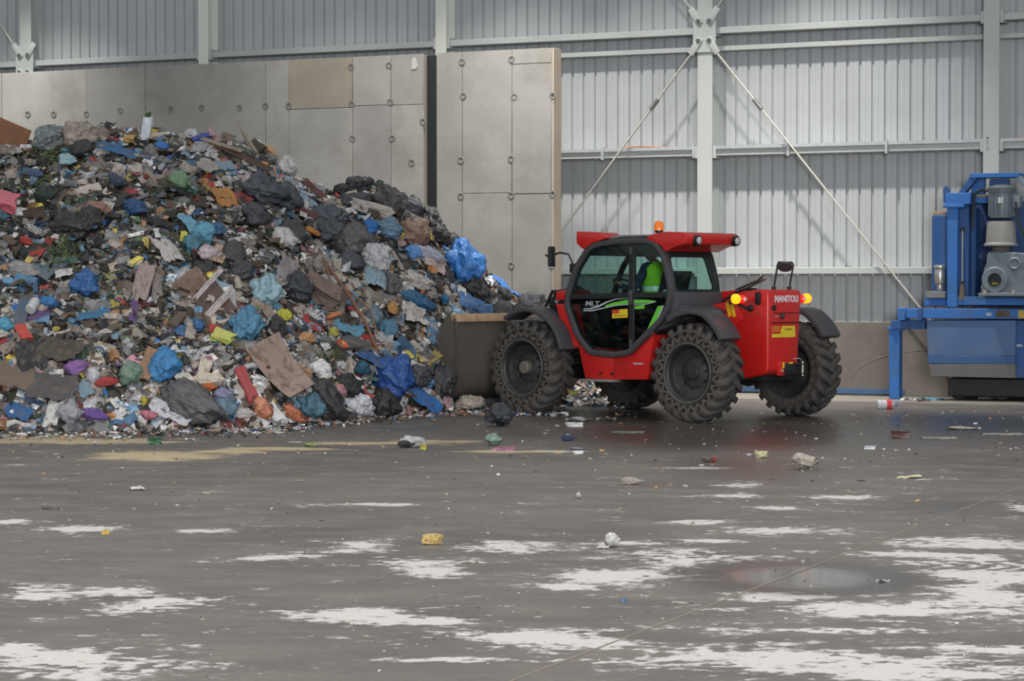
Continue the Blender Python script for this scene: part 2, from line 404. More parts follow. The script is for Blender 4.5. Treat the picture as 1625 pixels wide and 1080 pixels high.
def brace(s0, h0, s1, h1, label, tb=0.25, rr=0.016):
    root = empty('brace_rod', wallp(s0, h0, 0.40), 0, label=label, cat='brace rod')
    a = Vector((0,0,0)); b = wallp(s1, h1, 0.40) - wallp(s0, h0, 0.40)
    M_rod = mat('rod_paint', (172,170,160), 0.5)
    MB().cyl(a, b, rr, n=10).build('rod', M_rod, root, smooth=True)
    t0 = b*tb; t1 = b*(tb+0.05*4.0/b.length)
    MB().cyl(t0, t1, rr*2.2, n=10).build('turnbuckle', mat('turnbuckle_mat', (120,120,116), 0.45, 0.4), root, smooth=True)
brace(9.03, 5.31, 5.35, 0.78, 'thin grey diagonal brace rod running down left from the plate on the bolted column', 0.16)
brace(9.39, 5.31, 12.95, 1.0, 'thin grey diagonal brace rod running down right towards the blue machine', 0.18)
brace(9.03, 5.93, 6.0, 9.7, 'short visible end of brace rod rising up left from the bolted plate', 0.5)
brace(9.39, 5.93, 12.4, 9.7, 'short visible end of brace rod rising up right from the bolted plate', 0.5)
brace(-3.93, 5.9, -6.6, 9.5, 'grey diagonal brace rod rising to the top left corner', 0.8)

# ------------------------------------------------------------------ concrete push wall
CW = empty('wall_partition', kind='structure'); CW.matrix_world = Matrix.Translation(WP + WN*1.22) @ Matrix.Rotation(-TH, 4, 'Z')
def conc_mat(name, col):
    m = mat(name, col, 0.85, 0, 0.10, 1.6, 0.12, 40, spec=0.25, dirt=(124,120,114), dirt_amt=0.4, dscale=1.0)
    return m
M_c = [conc_mat('cast_concrete_a', (144,142,138)), conc_mat('cast_concrete_b', (150,148,143)), conc_mat('cast_concrete_c', (144,137,125)), conc_mat('cast_concrete_d', (141,139,135))]
M_core = mat('concrete_core', (150,143,134), 0.9)
TOP = 5.35
# local x = s, local y: front face at -0.28 (off 1.5), back at 0
MB().box((-13, -0.25, 0), (4.87, 0.0, TOP-0.01)).box((5.1, -0.25, 0), (7.11, 0.0, TOP-0.01)).build('wall_core', M_core, CW)
MB().box((7.11, -0.28, 0), (7.15, 0.0, TOP)).build('end_cap', mat('end_concrete', (160,148,134), 0.85, 0, 0.08, 2), CW, bevel=0.004, seg=1)
MB().box((4.87, -0.16, 0), (5.1, -0.02, TOP-0.02)).build('joint_filler', mat('joint_black', (30,33,34), 0.9, 0, 0.2, 20, 0.3, 40), CW)
rnd = random.Random(5)
seams = [(-13, []), (-10.6, []), (-8.2, []), (-5.8, []), (-3.4, []), (-1.62, []), (-0.42, []), (1.94, []), (2.39, [4.54]), (3.58, [4.56]), (4.28, [4.55]), (4.87, None),
         (5.1, []), (5.56, [3.12]), (6.43, [3.1, 5.12]), (7.11, None)]
for i in range(len(seams)-1):
    s0, hs = seams[i]; s1 = seams[i+1][0]
    if hs is None: continue
    lv = [0.0] + sorted(hs) + [TOP]; g = 0.006
    if not hs and False: pass
    for k in range(len(lv)-1):
        d = rnd.uniform(0.0, 0.006)
        mi = M_c[2] if (i in (8,) and k == 1) else rnd.choice([M_c[0], M_c[1], M_c[3]])
        MB().box((s0+g, -0.276-d, lv[k]+g*(k > 0)), (s1-g, -0.24, lv[k+1]-g*(k < len(lv)-2))).build('concrete_panel', mi, CW, bevel=0.003, seg=1)
hole = MB().lathe([(0.0, -0.001), (0.02, -0.001), (0.028, -0.006), (0.052, -0.007), (0.06, 0.0)], axis='Y', n=14).data('tie_hole', mat('tie_hole_mat', (112,109,104), 0.9), smooth=True)
for (px, py) in [(85,181),(191,176),(271,173),(380,171),(421,168),(458,168),(557,106),(617,104),(558,165),(619,162),(559,220),(622,219),(671,193),(653,258),(655,313),
                 (733,98),(812,94),(816,154),(877,152),(731,254),(811,252),(731,311),(811,310),(877,308),(811,421),(876,421),(44,181),(137,181),(320,171),(735,152),(733,421)]:
    s, h = wall_at(px, py, 1.5)
    link('tie_hole', hole, CW, (s, -0.279, h))
s, h = wall_at(657, 102, 1.5)
MB().prism(round_poly([(s-.05,h-.08),(s-.03,h+.1),(s+.02,h+.11),(s+.07,h-.03),(s+.03,h-.08)], .03), lambda a,b:(a,-.275,b), lambda a,b:(a,-.286,b)).build('mortar_patch', mat('mortar', (176,174,170), .9), CW)

# shapes and machines follow
# ------------------------------------------------------------------ telehandler
TO = Vector((1.957, 31.37, 0)); TF = Vector((-.717, .697, 0)).normalized(); TA = math.atan2(TF.y, TF.x)
R_ = mat('red_paint', (200,34,30), 0.35, 0, 0.05, 2.5, coat=0.3, dirt=(150,48,42), dirt_amt=0.25, dscale=2)
DK = mat('dark_plastic', (70,69,73), 0.45, 0, 0.06, 5)
BK = mat('black_part', (30,32,34), 0.55, 0, 0.1, 6)
RUB = mat('rubber', (72,68,65), 0.75, 0, 0.12, 9, 0.1, 30, dirt=(84,79,74), dirt_amt=0.55, dscale=4)
RUB_SHADE = mat('rubber_shade', (34,34,35), 0.85)  # tyre rubber darkened to paint the shade inside the sidewall recess
RIM = mat('rim_paint', (44,45,47), 0.5, 0, 0.1, 7, dirt=(86,80,72), dirt_amt=0.4, dscale=5)
HUB = mat('hub_dusty', (112,106,96), 0.7, 0.1, 0.15, 14)
STL = mat('worn_steel', (84,82,78), 0.5, 0.3, 0.15, 5, dirt=(60,58,54), dirt_amt=0.8, dscale=3)
BUCK = mat('bucket_steel', (94,88,81), 0.65, 0.0, 0.12, 4, 0.15, 20, dirt=(96,88,78), dirt_amt=0.5, dscale=2.2)
G_up = glass('window_glass', (0.74, 0.85, 0.83)); G_dark = glass('door_glass', (0.6, 0.68, 0.67))
TEL = empty('telehandler', TO, TA, label='red telehandler with black cab frame, large lugged tyres and bucket pushed into the waste heap', cat='telehandler')
XZ = lambda y: (lambda a, b: (a, y, b))
YZ = lambda x: (lambda a, b: (x, a, b))

# wheels -----------------------------------------------------------
WR, WW = 0.61, 0.40
def tyre_data():
    mb = MB(); h = WW/2
    prof = [(0.365, -h+0.03), (0.40, -h+0.015), (0.505, -h), (0.535, -h+0.02), (0.545, -h+0.06), (0.552, 0), (0.545, h-0.06), (0.535, h-0.02), (0.505, h),
            (0.495, h-0.005), (0.485, h-0.055), (0.405, h-0.055), (0.40, h-0.012), (0.365, h-0.03), (0.355, 0)]
    mb.lathe(prof, axis='Y', n=56, close=True)
    return mb.data('tyre', RUB, smooth=True)
def web_data():
    mb = MB(); n = 24; h = WW/2
    for k in range(n):
        for sgn in (-1, 1):
            a0 = 2*math.pi*(k)/n; a1 = 2*math.pi*(k+0.5*sgn)/n
            p0 = Vector((0.398*math.cos(a0), 0, 0.398*math.sin(a0))); p1 = Vector((0.492*math.cos(a1), 0, 0.492*math.sin(a1)))
            d = p1-p0; nn = Vector((-d.z, 0, d.x)).normalized()*0.024
            mb.frame_box(p0 - nn/2 + Vector((0, h-0.056, 0)), d, nn, Vector((0, 0.046, 0)))
    return mb.data('sidewall_web', mat('web_rubber', (94,88,82), .75, 0, .15, 12), bevel=0)
def lug_data(sgn):
    mb = MB(); h = WW/2
    rows = [(-0.02, 0.045, 0.045, 0.608), (0.07, 0.046, 0.05, 0.612), (0.14, 0.05, 0.05, 0.608), (0.195, 0.052, 0.052, 0.585), (0.212, 0.05, 0.05, 0.53)]
    base = [0.54, 0.54, 0.53, 0.50, 0.475]
    vs = []; slant = 0.55
    for (y, a, b, r), rb in zip(rows, base):
        t = -slant*y
        for (q, rr) in ((t-a, rb), (t-a*0.8, r), (t+b*0.8, r), (t+b, rb)):
            ang = q/0.58; vs.append((rr*math.sin(ang), y*sgn, rr*math.cos(ang)))
    fs = []
    for i in range(len(rows)-1):
        for k in range(4):
            fs.append((i*4+k, i*4+(k+1) % 4, (i+1)*4+(k+1) % 4, (i+1)*4+k))
    fs += [(3,2,1,0), tuple(range(16, 20))]
    mb.add(vs, fs); return mb.data('tread_lug', RUB, bevel=0.008, seg=1)
def rim_data(deep):
    mb = MB(); h = WW/2; d = deep
    mb.lathe([(0.362, h-0.03), (0.372, h-0.005), (0.352, h-0.002), (0.34, h-0.03), (0.325, h-0.04), (0.315, h-0.11), (0.30, h-d), (0.20, h-d-0.02), (0.16, h-d+0.01), (0.0, h-d+0.01)], axis='Y', n=40)
    mb.lathe([(0.0, -h+0.14), (0.25, -h+0.12), (0.34, -h+0.03), (0.365, -h+0.01), (0.365, -h+0.04)], axis='Y', n=40)
    return mb.data('rim', RIM, smooth=True)
rec = MB().lathe([(0.402, WW/2-0.050), (0.488, WW/2-0.050)], axis='Y', n=48).data('recess_shade_ring', RUB_SHADE)  # added dark ring, shade of the recess painted behind the webs
rlip = MB().lathe([(0.350, WW/2-0.004), (0.372, WW/2+0.003), (0.378, WW/2-0.006)], axis='Y', n=48).data('rim_edge', mat('rim_edge_mat', (104,100,94), .5, .3, .15, 8))
ty, wb, lgs, rims = tyre_data(), web_data(), (lug_data(1), lug_data(-1)), rim_data(0.13)
bolt_m = MB().cyl((0,-0.01,0), (0,0.02,0), 0.016, n=6).data('wheel_nut', RIM)
def wheel(x, y, front, steer=0.0, spin=0.0):
    out = 1 if y > 0 else -1
    e = bpy.data.objects.new('wheel', None); C.objects.link(e); e.parent = TEL; e.location = (x, y, WR)
    e.rotation_euler = (0, spin, (0 if out > 0 else math.pi) + steer)
    e.empty_display_size = 0.2
    link('tyre', ty, e); link('sidewall_web', wb, e); link('rim', rims, e); link('recess_shade_ring', rec, e); link('rim_edge', rlip, e)
    web2 = link('sidewall_web', wb, e); web2.rotation_euler = (0, 0, math.pi)
    n = 22
    for k in range(n):
        for j in (0, 1):
            l = link('tread_lug', lgs[j], e); l.rotation_euler = (0, 2*math.pi*(k+0.5*j)/n, 0)
    for k in range(10):
        a = 2*math.pi*k/10; link('wheel_nut', bolt_m, e, (0.19*math.cos(a), WW/2-0.14, 0.19*math.sin(a)))
    if front:
        hb = MB().lathe([(0.0, 0.165), (0.07, 0.165), (0.085, 0.15), (0.09, 0.05), (0.13, 0.04), (0.14, -0.04)], axis='Y', n=24).build('hub_cap', HUB, e, smooth=True); tag(hb, 'dusty pale hub')
    else:
        MB().lathe([(0.0, 0.10), (0.075, 0.10), (0.09, 0.085), (0.095, 0.04), (0.13, 0.03), (0.14, -0.04)], axis='Y', n=24).build('hub_cap', RIM, e, smooth=True)
    return e
wheel(1.405, 0.99, True, 0, 0.05); wheel(-1.405, 0.99, False, 0, 0.12); wheel(1.405, -0.99, True, 0, 0.2); wheel(-1.405, -0.99, False, 0.0, 0.31)

# axles, chassis -------------------------------------------------------
for x in (1.405, -1.405):
    MB().cyl((x, -0.85, WR), (x, 0.85, WR), 0.09, n=16).lathe([(0.02,-0.22),(0.16,-0.16),(0.2,0),(0.16,0.16),(0.02,0.22)], org=(x,0,WR), axis='Y', n=20).box((x-0.1, -0.8, WR-0.06), (x+0.1, 0.8, WR+0.06)).build('axle', BK, TEL, bevel=0.01, seg=1)
ch = MB(); ch.box((-1.9, -0.30, 0.5), (1.9, 0.30, 0.86)); ch.box((-0.62, -0.95, 0.48), (0.60, 0.10, 0.92)); ch.box((0.6, -0.32, 0.55), (2.0, 0.32, 1.10))
ch.build('chassis', BK, TEL, bevel=0.02)
hoses = MB()
for k, z in enumerate((0.8, 0.74, 0.69)):
    hoses.tube([(0.62, 0.80-0.05*k, z), (0.9, 0.70, z-0.02), (1.2, 0.5, z-0.08)], 0.018, 6)
hoses.build('hose', BK, TEL)
# red lower side panel with two plates and the step
low1 = [(0.95,1.38),(0.78,0.93),(0.60,0.93),(0.50,0.50),(0.0,0.49),(0.0,0.9),(0.4,1.0)]
MB().prism([(0.76,0.95),(0.62,0.90),(0.50,0.49),(0.0,0.48),(0.0,0.86),(0.5,0.9)], XZ(0.62), XZ(0.95)).build('side_panel', R_, TEL, bevel=0.012)
MB().prism([(0.0,0.48),(-0.57,0.50),(-0.66,0.95),(-0.72,1.22),(-0.50,1.10),(-0.30,0.86),(0.0,0.84)], XZ(0.60), XZ(0.965)).build('side_panel', R_, TEL, bevel=0.012)
MB().prism([(1.02,1.44),(0.80,0.88),(0.62,0.88),(0.60,1.2),(0.78,1.44)], XZ(0.70), XZ(0.95)).build('side_panel', R_, TEL, bevel=0.012)
MB().box((-0.06, 0.88, 0.455), (0.50, 1.06, 0.485)).build('step_plate', mat('step_alloy', (150,150,148), 0.4, 0.3), TEL, bevel=0.006)
for (x, z, r) in ((-0.30, 0.86, 0.022), (0.02, 0.56, 0.02), (0.22, 0.56, 0.016)):
    MB().cyl((x, 0.955, z), (x, 0.972, z), r, n=10).build('panel_plug', BK, TEL)
MB().box((-0.50, 0.964, 0.69), (-0.34, 0.970, 0.705)).build('small_decal', mat('decal_pale', (190,195,210), .5), TEL)

# cab ---------------------------------------------------------------------
cabo = [(0.40,2.19),(0.20,2.245),(-0.16,2.275),(-0.55,2.28),(-0.74,2.25),(-0.90,2.09),(-0.99,1.80),(-1.03,1.60),(-0.98,1.38),(-0.86,1.22),(-0.32,0.80),(-0.05,0.765),(0.36,0.79),(0.60,1.01),(0.80,1.42),(0.76,1.62),(0.63,1.92)]
cabr = round_poly(cabo, 0.07, 3)
cab_in = inset(cabr, 0.075)
MB().ring(cabr, cab_in, XZ(0.93), XZ(1.04)).build('cab_frame', DK, TEL, bevel=0.018, ang=50)
MB().ring(cabr, inset(cabr, 0.06), XZ(0.08), XZ(0.15)).build('cab_frame', BK, TEL, bevel=0.01, seg=1, ang=50)
gl = inset(cabr, 0.06)
def clip(poly, z, above):
    out = []
    for i in range(len(poly)):
        a, b = poly[i-1], poly[i]
        ia, ib = (a[1] > z) == above, (b[1] > z) == above
        if ia != ib:
            t = (z-a[1])/(b[1]-a[1]); out.append((a[0]+t*(b[0]-a[0]), z))
        if ib: out.append(b)
    return out
up = clip(gl, 1.55, True); lo = clip(gl, 1.55, False)
MB().prism(up, XZ(1.005), XZ(1.000)).build('side_window', G_up, TEL)
MB().prism(lo, XZ(1.005), XZ(1.000)).build('door_glass', G_dark, TEL)
MB().prism(up, XZ(0.115), XZ(0.110)).build('side_window', G_up, TEL)
MB().prism(clip(inset(cabr, 0.03), 1.50, False), XZ(0.08), XZ(0.13)).build('inner_wall', BK, TEL)
# sill rail, door divider, handles
MB().prism([(0.73,1.50),(0.71,1.565),(-0.99,1.60),(-0.99,1.53)], XZ(0.975), XZ(1.02)).build('door_rail', BK, TEL, bevel=0.006, seg=1)
MB().prism([(-0.30,2.22),(-0.39,2.22),(-0.39,0.86),(-0.30,0.82)], XZ(0.965), XZ(1.015)).build('door_post', BK, TEL, bevel=0.008, seg=1)
MB().box((-0.375,1.015,1.44),(-0.315,1.04,1.62)).build('door_handle', DK, TEL, bevel=0.01)
MB().box((-0.37,1.015,2.06),(-0.32,1.035,2.16)).build('door_hinge', DK, TEL, bevel=0.008)
MB().box((-0.37,1.015,0.90),(-0.32,1.035,1.0)).build('door_hinge', DK, TEL, bevel=0.008)
# windscreen, rear window, rear panel, roof, floor
def strip(pts, y0, y1, th=0.008):
    mb = MB(); n = len(pts); ins = [Vector((p[0], p[1])) for p in pts]
    off = []
    for i in range(n):
        a = ins[max(0, i-1)]; b = ins[min(n-1, i+1)]; d = (b-a).normalized(); off.append(ins[i] + Vector((d.y, -d.x))*th)
    poly = [tuple(p) for p in ins] + [tuple(p) for p in reversed(off)]
    return mb.prism(poly, XZ(y0), XZ(y1))
strip([(0.80,1.44),(0.76,1.62),(0.63,1.92),(0.41,2.17)], 0.14, 0.94).build('windscreen', G_up, TEL)
strip([(0.60,1.01),(0.80,1.42)], 0.14, 0.94).build('windscreen', G_dark, TEL)
strip([(-0.90,2.08),(-0.99,1.80),(-1.03,1.61)], 0.20, 0.94).build('rear_window', G_up, TEL)
MB().ring(round_poly([(0.12,1.57),(0.96,1.57),(0.96,2.12),(0.12,2.12)], .05), round_poly([(0.19,1.63),(0.925,1.63),(0.925,2.03),(0.25,2.03)], .05), lambda a, b: (-1.035+(b-1.6)*0.27, a, b), lambda a, b: (-0.99+(b-1.6)*0.27, a, b)).build('rear_window_frame', BK, TEL, bevel=0.006, seg=1)
MB().prism([(-1.05,1.60),(-1.09,1.40),(-1.02,1.22),(-0.86,1.20),(-0.94,1.40),(-0.97,1.60)], XZ(0.08), XZ(1.0)).build('rear_panel', DK, TEL, bevel=0.015)
MB().prism([(-0.9,1.46),(-1.20,1.44),(-1.45,1.36),(-1.20,1.26),(-0.9,1.16),(-0.70,1.10),(-0.82,1.28)], XZ(0.45), XZ(0.97)).build('rear_panel', DK, TEL, bevel=0.015)
MB().prism([(-0.88,1.20),(-0.32,0.80),(-0.05,0.77),(0.36,0.79),(0.58,1.0),(0.50,1.0),(0.34,0.84),(-0.3,0.86),(-0.82,1.24)], XZ(0.09), XZ(0.95)).build('cab_floor', BK, TEL)
MB().prism([(0.42,2.17),(0.20,2.25),(-0.16,2.285),(-0.55,2.29),(-0.76,2.25),(-0.88,2.12),(-0.84,2.03),(0.44,2.06)], XZ(0.10), XZ(0.95)).build('roof_panel', mat('roof_lining', (44,46,49), 0.6), TEL, bevel=0.02)
MB().prism([(0.25,2.245),(-0.16,2.285),(-0.60,2.29),(-0.60,2.315),(-0.16,2.315),(0.2,2.28)], XZ(0.14), XZ(0.98)).build('roof_grille', mat('roof_top', (120,121,120), 0.5), TEL, bevel=0.01)
# front visor (red) and rear red hood of the roof
MB().prism(round_poly([(0.55,2.37),(0.16,2.35),(0.02,2.28),(0.28,2.22),(0.44,2.14),(0.55,2.22)], 0.02), XZ(0.72), XZ(1.06)).build('front_visor', R_, TEL, bevel=0.02)
rr = round_poly([(-0.60,2.27),(-0.72,2.32),(-0.95,2.345),(-1.22,2.33),(-1.27,2.28),(-1.25,2.185),(-1.10,2.165),(-0.98,2.12),(-0.92,2.09),(-0.86,2.17)], 0.03)
hd = MB().prism(rr, XZ(0.0), XZ(1.04)).build('rear_roof_hood', R_, TEL, bevel=0.035, seg=3)
LENS = mat('lamp_lens', (200,200,196), 0.15, 0.2, spec=0.8)
for y in (0.84, 0.09):
    L_ = MB().lathe([(0.0,-0.03),(0.062,-0.025),(0.068,0.03),(0.05,0.09),(0.0,0.10)], axis='X', n=20)
    w_ = L_.build('work_light', BK, TEL, smooth=True); w_.location = (-1.28, y, 2.235)
    MB().lathe([(0.0,-0.045),(0.03,-0.043),(0.046,-0.03),(0.046,-0.026)], axis='X', n=20).build('lens', LENS, w_, smooth=True)
# beacon
bcn = MB().cyl((0,0,0),(0,0,0.035),0.055,n=18).cyl((0,0,-0.03),(0,0,0.0),0.03,n=10).build('beacon_base', BK, TEL, bevel=0.004, seg=1); bcn.location = (-0.72, 0.92, 2.335)
MB().lathe([(0.062,0.03),(0.06,0.10),(0.045,0.14),(0.0,0.15)], n=20).build('amber_dome', mat('amber', (226,118,30), 0.15, spec=0.8, emit=(255,120,20), estr=0.25), bcn, smooth=True)
# mirrors
mr = MB().prism(round_poly([(-0.07,-0.13),(0.07,-0.13),(0.07,0.13),(-0.07,0.13)], .03), lambda a, b: (0.0, a, b), lambda a, b: (0.05, a, b)).build('wing_mirror', BK, TEL, bevel=0.012); mr.location = (0.86, 1.16, 2.05); mr.rotation_euler = (0,0,0.3)
MB().tube([(0.07,0.0,0.0),(0.10,0.03,0.02)], 0.012).build('knob', BK, mr)
MB().tube([(0.86,1.12,2.08),(0.80,1.10,2.10),(0.70,1.05,2.08),(0.66,1.02,1.98),(0.66,1.0,1.86)], 0.013, 8).build('mirror_arm', BK, TEL, smooth=True)
MB().box((0.63,0.98,1.84),(0.70,1.03,1.96)).build('mirror_bracket', BK, TEL, bevel=0.01)
# door graphics (flat vinyl)
def flat(name, poly, y, m, th=0.003): return MB().prism(poly, XZ(y), XZ(y+th)).build(name, m, TEL)
GRN = mat('decal_green', (104,196,66), 0.45); SIL = mat('decal_silver', (192,196,200), 0.4, 0.2)
def ribbon(top, bot): return top + bot[::-1]
flat('green_stripe', ribbon([(0.10,1.425),(-0.05,1.465),(-0.25,1.495),(-0.42,1.50),(-0.60,1.50),(-0.74,1.49)], [(0.10,1.405),(-0.05,1.425),(-0.25,1.445),(-0.42,1.455),(-0.60,1.46),(-0.70,1.465)]), 1.006, GRN)
flat('silver_stripe', ribbon([(0.47,1.385),(0.36,1.39),(0.22,1.425),(0.08,1.475),(-0.08,1.51),(-0.3,1.522)], [(0.47,1.375),(0.34,1.375),(0.20,1.405),(0.06,1.46),(-0.08,1.50),(-0.3,1.514)]), 1.0065, SIL)
flat('silver_stripe', ribbon([(0.47,1.365),(0.32,1.365),(0.12,1.40),(-0.08,1.43),(-0.3,1.445),(-0.6,1.452),(-0.76,1.485)], [(0.47,1.35),(0.32,1.35),(0.12,1.385),(-0.08,1.42),(-0.3,1.435),(-0.6,1.442),(-0.74,1.47)]), 1.0068, SIL)
flat('green_stripe', [(-0.78,1.42),(-0.86,1.43),(-0.70,1.13),(-0.55,1.0),(-0.60,1.12)], 1.0065, GRN)
flat('silver_stripe', [(-0.86,1.43),(-0.88,1.43),(-0.70,1.09),(-0.50,0.95),(-0.52,0.99),(-0.70,1.13)], 1.0068, SIL)
flat('green_stripe', [(-0.40,1.42),(-0.56,1.44),(-0.56,1.39),(-0.40,1.38)], 1.0065, GRN)
YEL = mat('decal_yellow', (226,196,48), 0.5)
flat('warning_sticker', [(-0.02,1.37),(-0.28,1.385),(-0.28,1.275),(-0.02,1.262)], 1.0065, YEL)
flat('sticker_print', [(-0.02,1.37),(-0.14,1.377),(-0.14,1.325),(-0.02,1.32)], 1.010, mat('decal_red', (200,70,50), .5))
flat('sticker_print', [(-0.05,1.30),(-0.25,1.31),(-0.25,1.296),(-0.05,1.286)], 1.010, mat('decal_ink', (170,130,40), .5))
SIDE = lambda x, z, y: Matrix.Translation((x, y, z)) @ Matrix(((-1,0,0,0),(0,0,1,0),(0,1,0,0),(0,0,0,1)))
text_obj('model_lettering', 'MLT', 0.085, SIL, TEL, SIDE(0.33, 1.445, 1.006), bold=0.001, shear=0.2, sx=1.5)
# cab interior
SEAT = mat('seat_fabric', (38,40,44), 0.8)
MB().prism(round_poly([(-0.72,1.30),(-0.20,1.32),(-0.20,1.42),(-0.70,1.44)], .04), XZ(0.30), XZ(0.80)).build('seat', SEAT, TEL, bevel=0.03)
MB().prism(round_poly([(-0.62,1.42),(-0.54,1.42),(-0.66,1.86),(-0.78,1.86)], .04), XZ(0.32), XZ(0.78)).build('seat_back', SEAT, TEL, bevel=0.03)
MB().prism([(-0.65,0.86),(-0.25,0.86),(-0.28,1.31),(-0.62,1.31)], XZ(0.34), XZ(0.76)).build('seat_base', BK, TEL, bevel=0.02)
MB().prism([(0.20,0.86),(0.56,1.05),(0.66,1.45),(0.40,1.52),(0.30,1.2)], XZ(0.16), XZ(0.90)).build('dashboard', BK, TEL, bevel=0.03)
MB().cyl((0.28,0.55,1.40),(0.14,0.55,1.66),0.035).build('steering_column', DK, TEL)
st = MB(); cc = Vector((0.13,0.55,1.68)); ax = Vector((-0.45,0,0.9)).normalized(); u = Vector((0,1,0)); v = ax.cross(u)
st.tube([cc + (u*math.cos(t*math.pi/12)+v*math.sin(t*math.pi/12))*0.19 for t in range(24)], 0.014, 8, closed=True)
st.cyl(cc-u*0.18, cc+u*0.18, 0.012).cyl(cc, cc+v*0.18, 0.012)
st.build('steering_wheel', BK, TEL, smooth=True)
MB().tube([(0.42,0.35,1.5),(0.36,0.35,1.66),(0.26,0.35,1.66),(0.20,0.35,1.52)], 0.01).build('grab_bar', BK, TEL)
MB().tube([(-0.05,0.25,1.45),(-0.02,0.25,1.62)], 0.014).build('joystick', BK, TEL)
MB().prism(round_poly([(0.10,1.50),(0.0,1.50),(-0.03,1.74),(0.04,1.86)], .03), XZ(0.18), XZ(0.26)).build('hanging_paper', mat('beige_cloth', (146,138,124), .8), TEL, bevel=0.01)
lab = MB().prism(round_poly([(-0.76,1.54),(-0.68,1.54),(-0.70,1.63),(-0.77,1.63)], .02), XZ(0.80), XZ(0.81)).build('seat_label', mat('label_pale', (196,206,196), .4), TEL)

# fenders -----------------------------------------------------------------
def fender(arc, y0, y1, th=0.05, name='fender'):
    mb = MB(); n = len(arc); outer = arc; inn = []
    for i in range(n):
        a = Vector(arc[max(0, i-1)]); b = Vector(arc[min(n-1, i+1)]); d = (b-a).normalized(); inn.append(tuple(Vector(arc[i]) + Vector((d.y, -d.x))*th))
    cs = Vector((sum(p[0] for p in arc)/n, 0.6))
    if (Vector(inn[n//2]) - cs).length > (Vector(arc[n//2]) - cs).length:
        inn = [tuple(2*Vector(a) - Vector(b)) for a, b in zip(arc, inn)]
    mb.prism(list(outer) + inn[::-1], XZ(y0), XZ(y1))
    return mb.build(name, DK, TEL, bevel=0.02)
def smooth_arc(pts, n=5):
    out = []
    P = [Vector(p) for p in pts]; P = [2*P[0]-P[1]] + P + [2*P[-1]-P[-2]]
    for i in range(1, len(P)-2):
        for k in range(n):
            t = k/n; a, b, c, d = P[i-1], P[i], P[i+1], P[i+2]
            out.append(tuple(0.5*((2*b)+(-a+c)*t+(2*a-5*b+4*c-d)*t*t+(-a+3*b-3*c+d)*t**3)))
    out.append(tuple(P[-2])); return out
fa = smooth_arc([(1.74,1.27),(1.58,1.345),(1.35,1.395),(1.10,1.34),(0.90,1.23),(0.77,1.08),(0.68,0.86)])
ra = smooth_arc([(-1.06,1.28),(-1.20,1.355),(-1.43,1.40),(-1.64,1.37),(-1.79,1.27),(-1.90,1.15),(-1.97,1.04)])
for s_ in (1, -1):
    y0, y1 = (0.82, 1.20) if s_ > 0 else (-1.20, -0.82)
    fender(fa, y0, y1, 0.06)
    fender(ra, y0, y1, 0.075)
for x, y in ((-1.45, 0.6), (-1.45, -0.75), (1.2, 0.6), (1.2, -0.75)):
    MB().box((x-0.04, min(y, y+0.28*(1 if y > 0 else .4)), 1.22), (x+0.04, max(y, y+0.28), 1.27)).build('fender_bracket', BK, TEL)

# rear body ----------------------------------------------------------------
prof = [(-1.10,1.42),(-1.32,1.46),(-1.55,1.565),(-1.77,1.62),(-2.0,1.635),(-2.06,1.60),(-2.06,0.62),(-1.98,0.58),(-1.62,0.515),(-1.56,0.62),(-1.50,0.80),(-1.44,1.0),(-1.2,1.1)]
mb = MB().prism(round_poly(prof, 0.04, 2), XZ(-0.24), XZ(0.43))
mb.v = [(x, (y+0.0) if not (y < 0 and z < 0.98 and x < -1.9) else -0.17, z) for x, y, z in mb.v]
mb.build('rear_body', R_, TEL, bevel=0.035, seg=3)
MB().box((-2.072,-0.21,1.215),(-2.055,0.37,1.229)).build('panel_gap', mat('gap_dark', (70,16,16), .8), TEL)
MB().box((-2.068,-0.19,1.335),(-2.055,0.31,1.345)).build('panel_gap', mat('gap_dark', (70,16,16), .8), TEL)
BACK = lambda y, z, x: Matrix.Translation((x, y, z)) @ Matrix(((0,0,-1,0),(-1,0,0,0),(0,1,0,0),(0,0,0,1)))
text_obj('rear_lettering', 'MANITOU', 0.112, mat('decal_white', (226,216,220), 0.5), TEL, BACK(0.065, 1.51, -2.062), bold=0.004, sx=0.92)
dx = -2.064
MB().prism([(0.16,1.18),(-0.10,1.18),(-0.11,1.04),(0.16,1.04),(0.19,1.11)], YZ(dx), YZ(dx-0.003)).build('warning_sticker', YEL, TEL)
MB().prism([(0.36,1.085),(0.16,1.085),(0.16,1.04),(0.36,1.04)], YZ(dx), YZ(dx-0.003)).build('warning_sticker', YEL, TEL)
for z in (1.165, 1.14, 1.115): MB().box((dx-0.003, 0.20, z), (dx, 0.36, z+0.008)).build('sticker_line', YEL, TEL)
MB().box((dx-0.006,-0.05,1.13),(dx-0.003,0.10,1.15)).build('sticker_print', mat('decal_ink2', (150,120,40), .5), TEL)
MB().cyl((-2.06,0.325,1.405),(-2.085,0.325,1.405),0.034,n=16).build('rubber_plug', BK, TEL, bevel=0.006)
lk = MB().cyl((-2.06,0.17,1.30),(-2.10,0.17,1.30),0.034,n=16).build('hood_lock', mat('lock_metal', (96,92,94), .3, .7), TEL, bevel=0.006)
MB().box((-2.075,0.22,1.295),(-2.066,0.30,1.303)).build('latch', SIL, lk)
MB().prism(round_poly([(-1.87,1.44),(-1.95,1.44),(-1.95,1.60),(-1.87,1.60)], .035), XZ(0.425), XZ(0.452)).build('side_vent', BK, TEL, bevel=0.006)
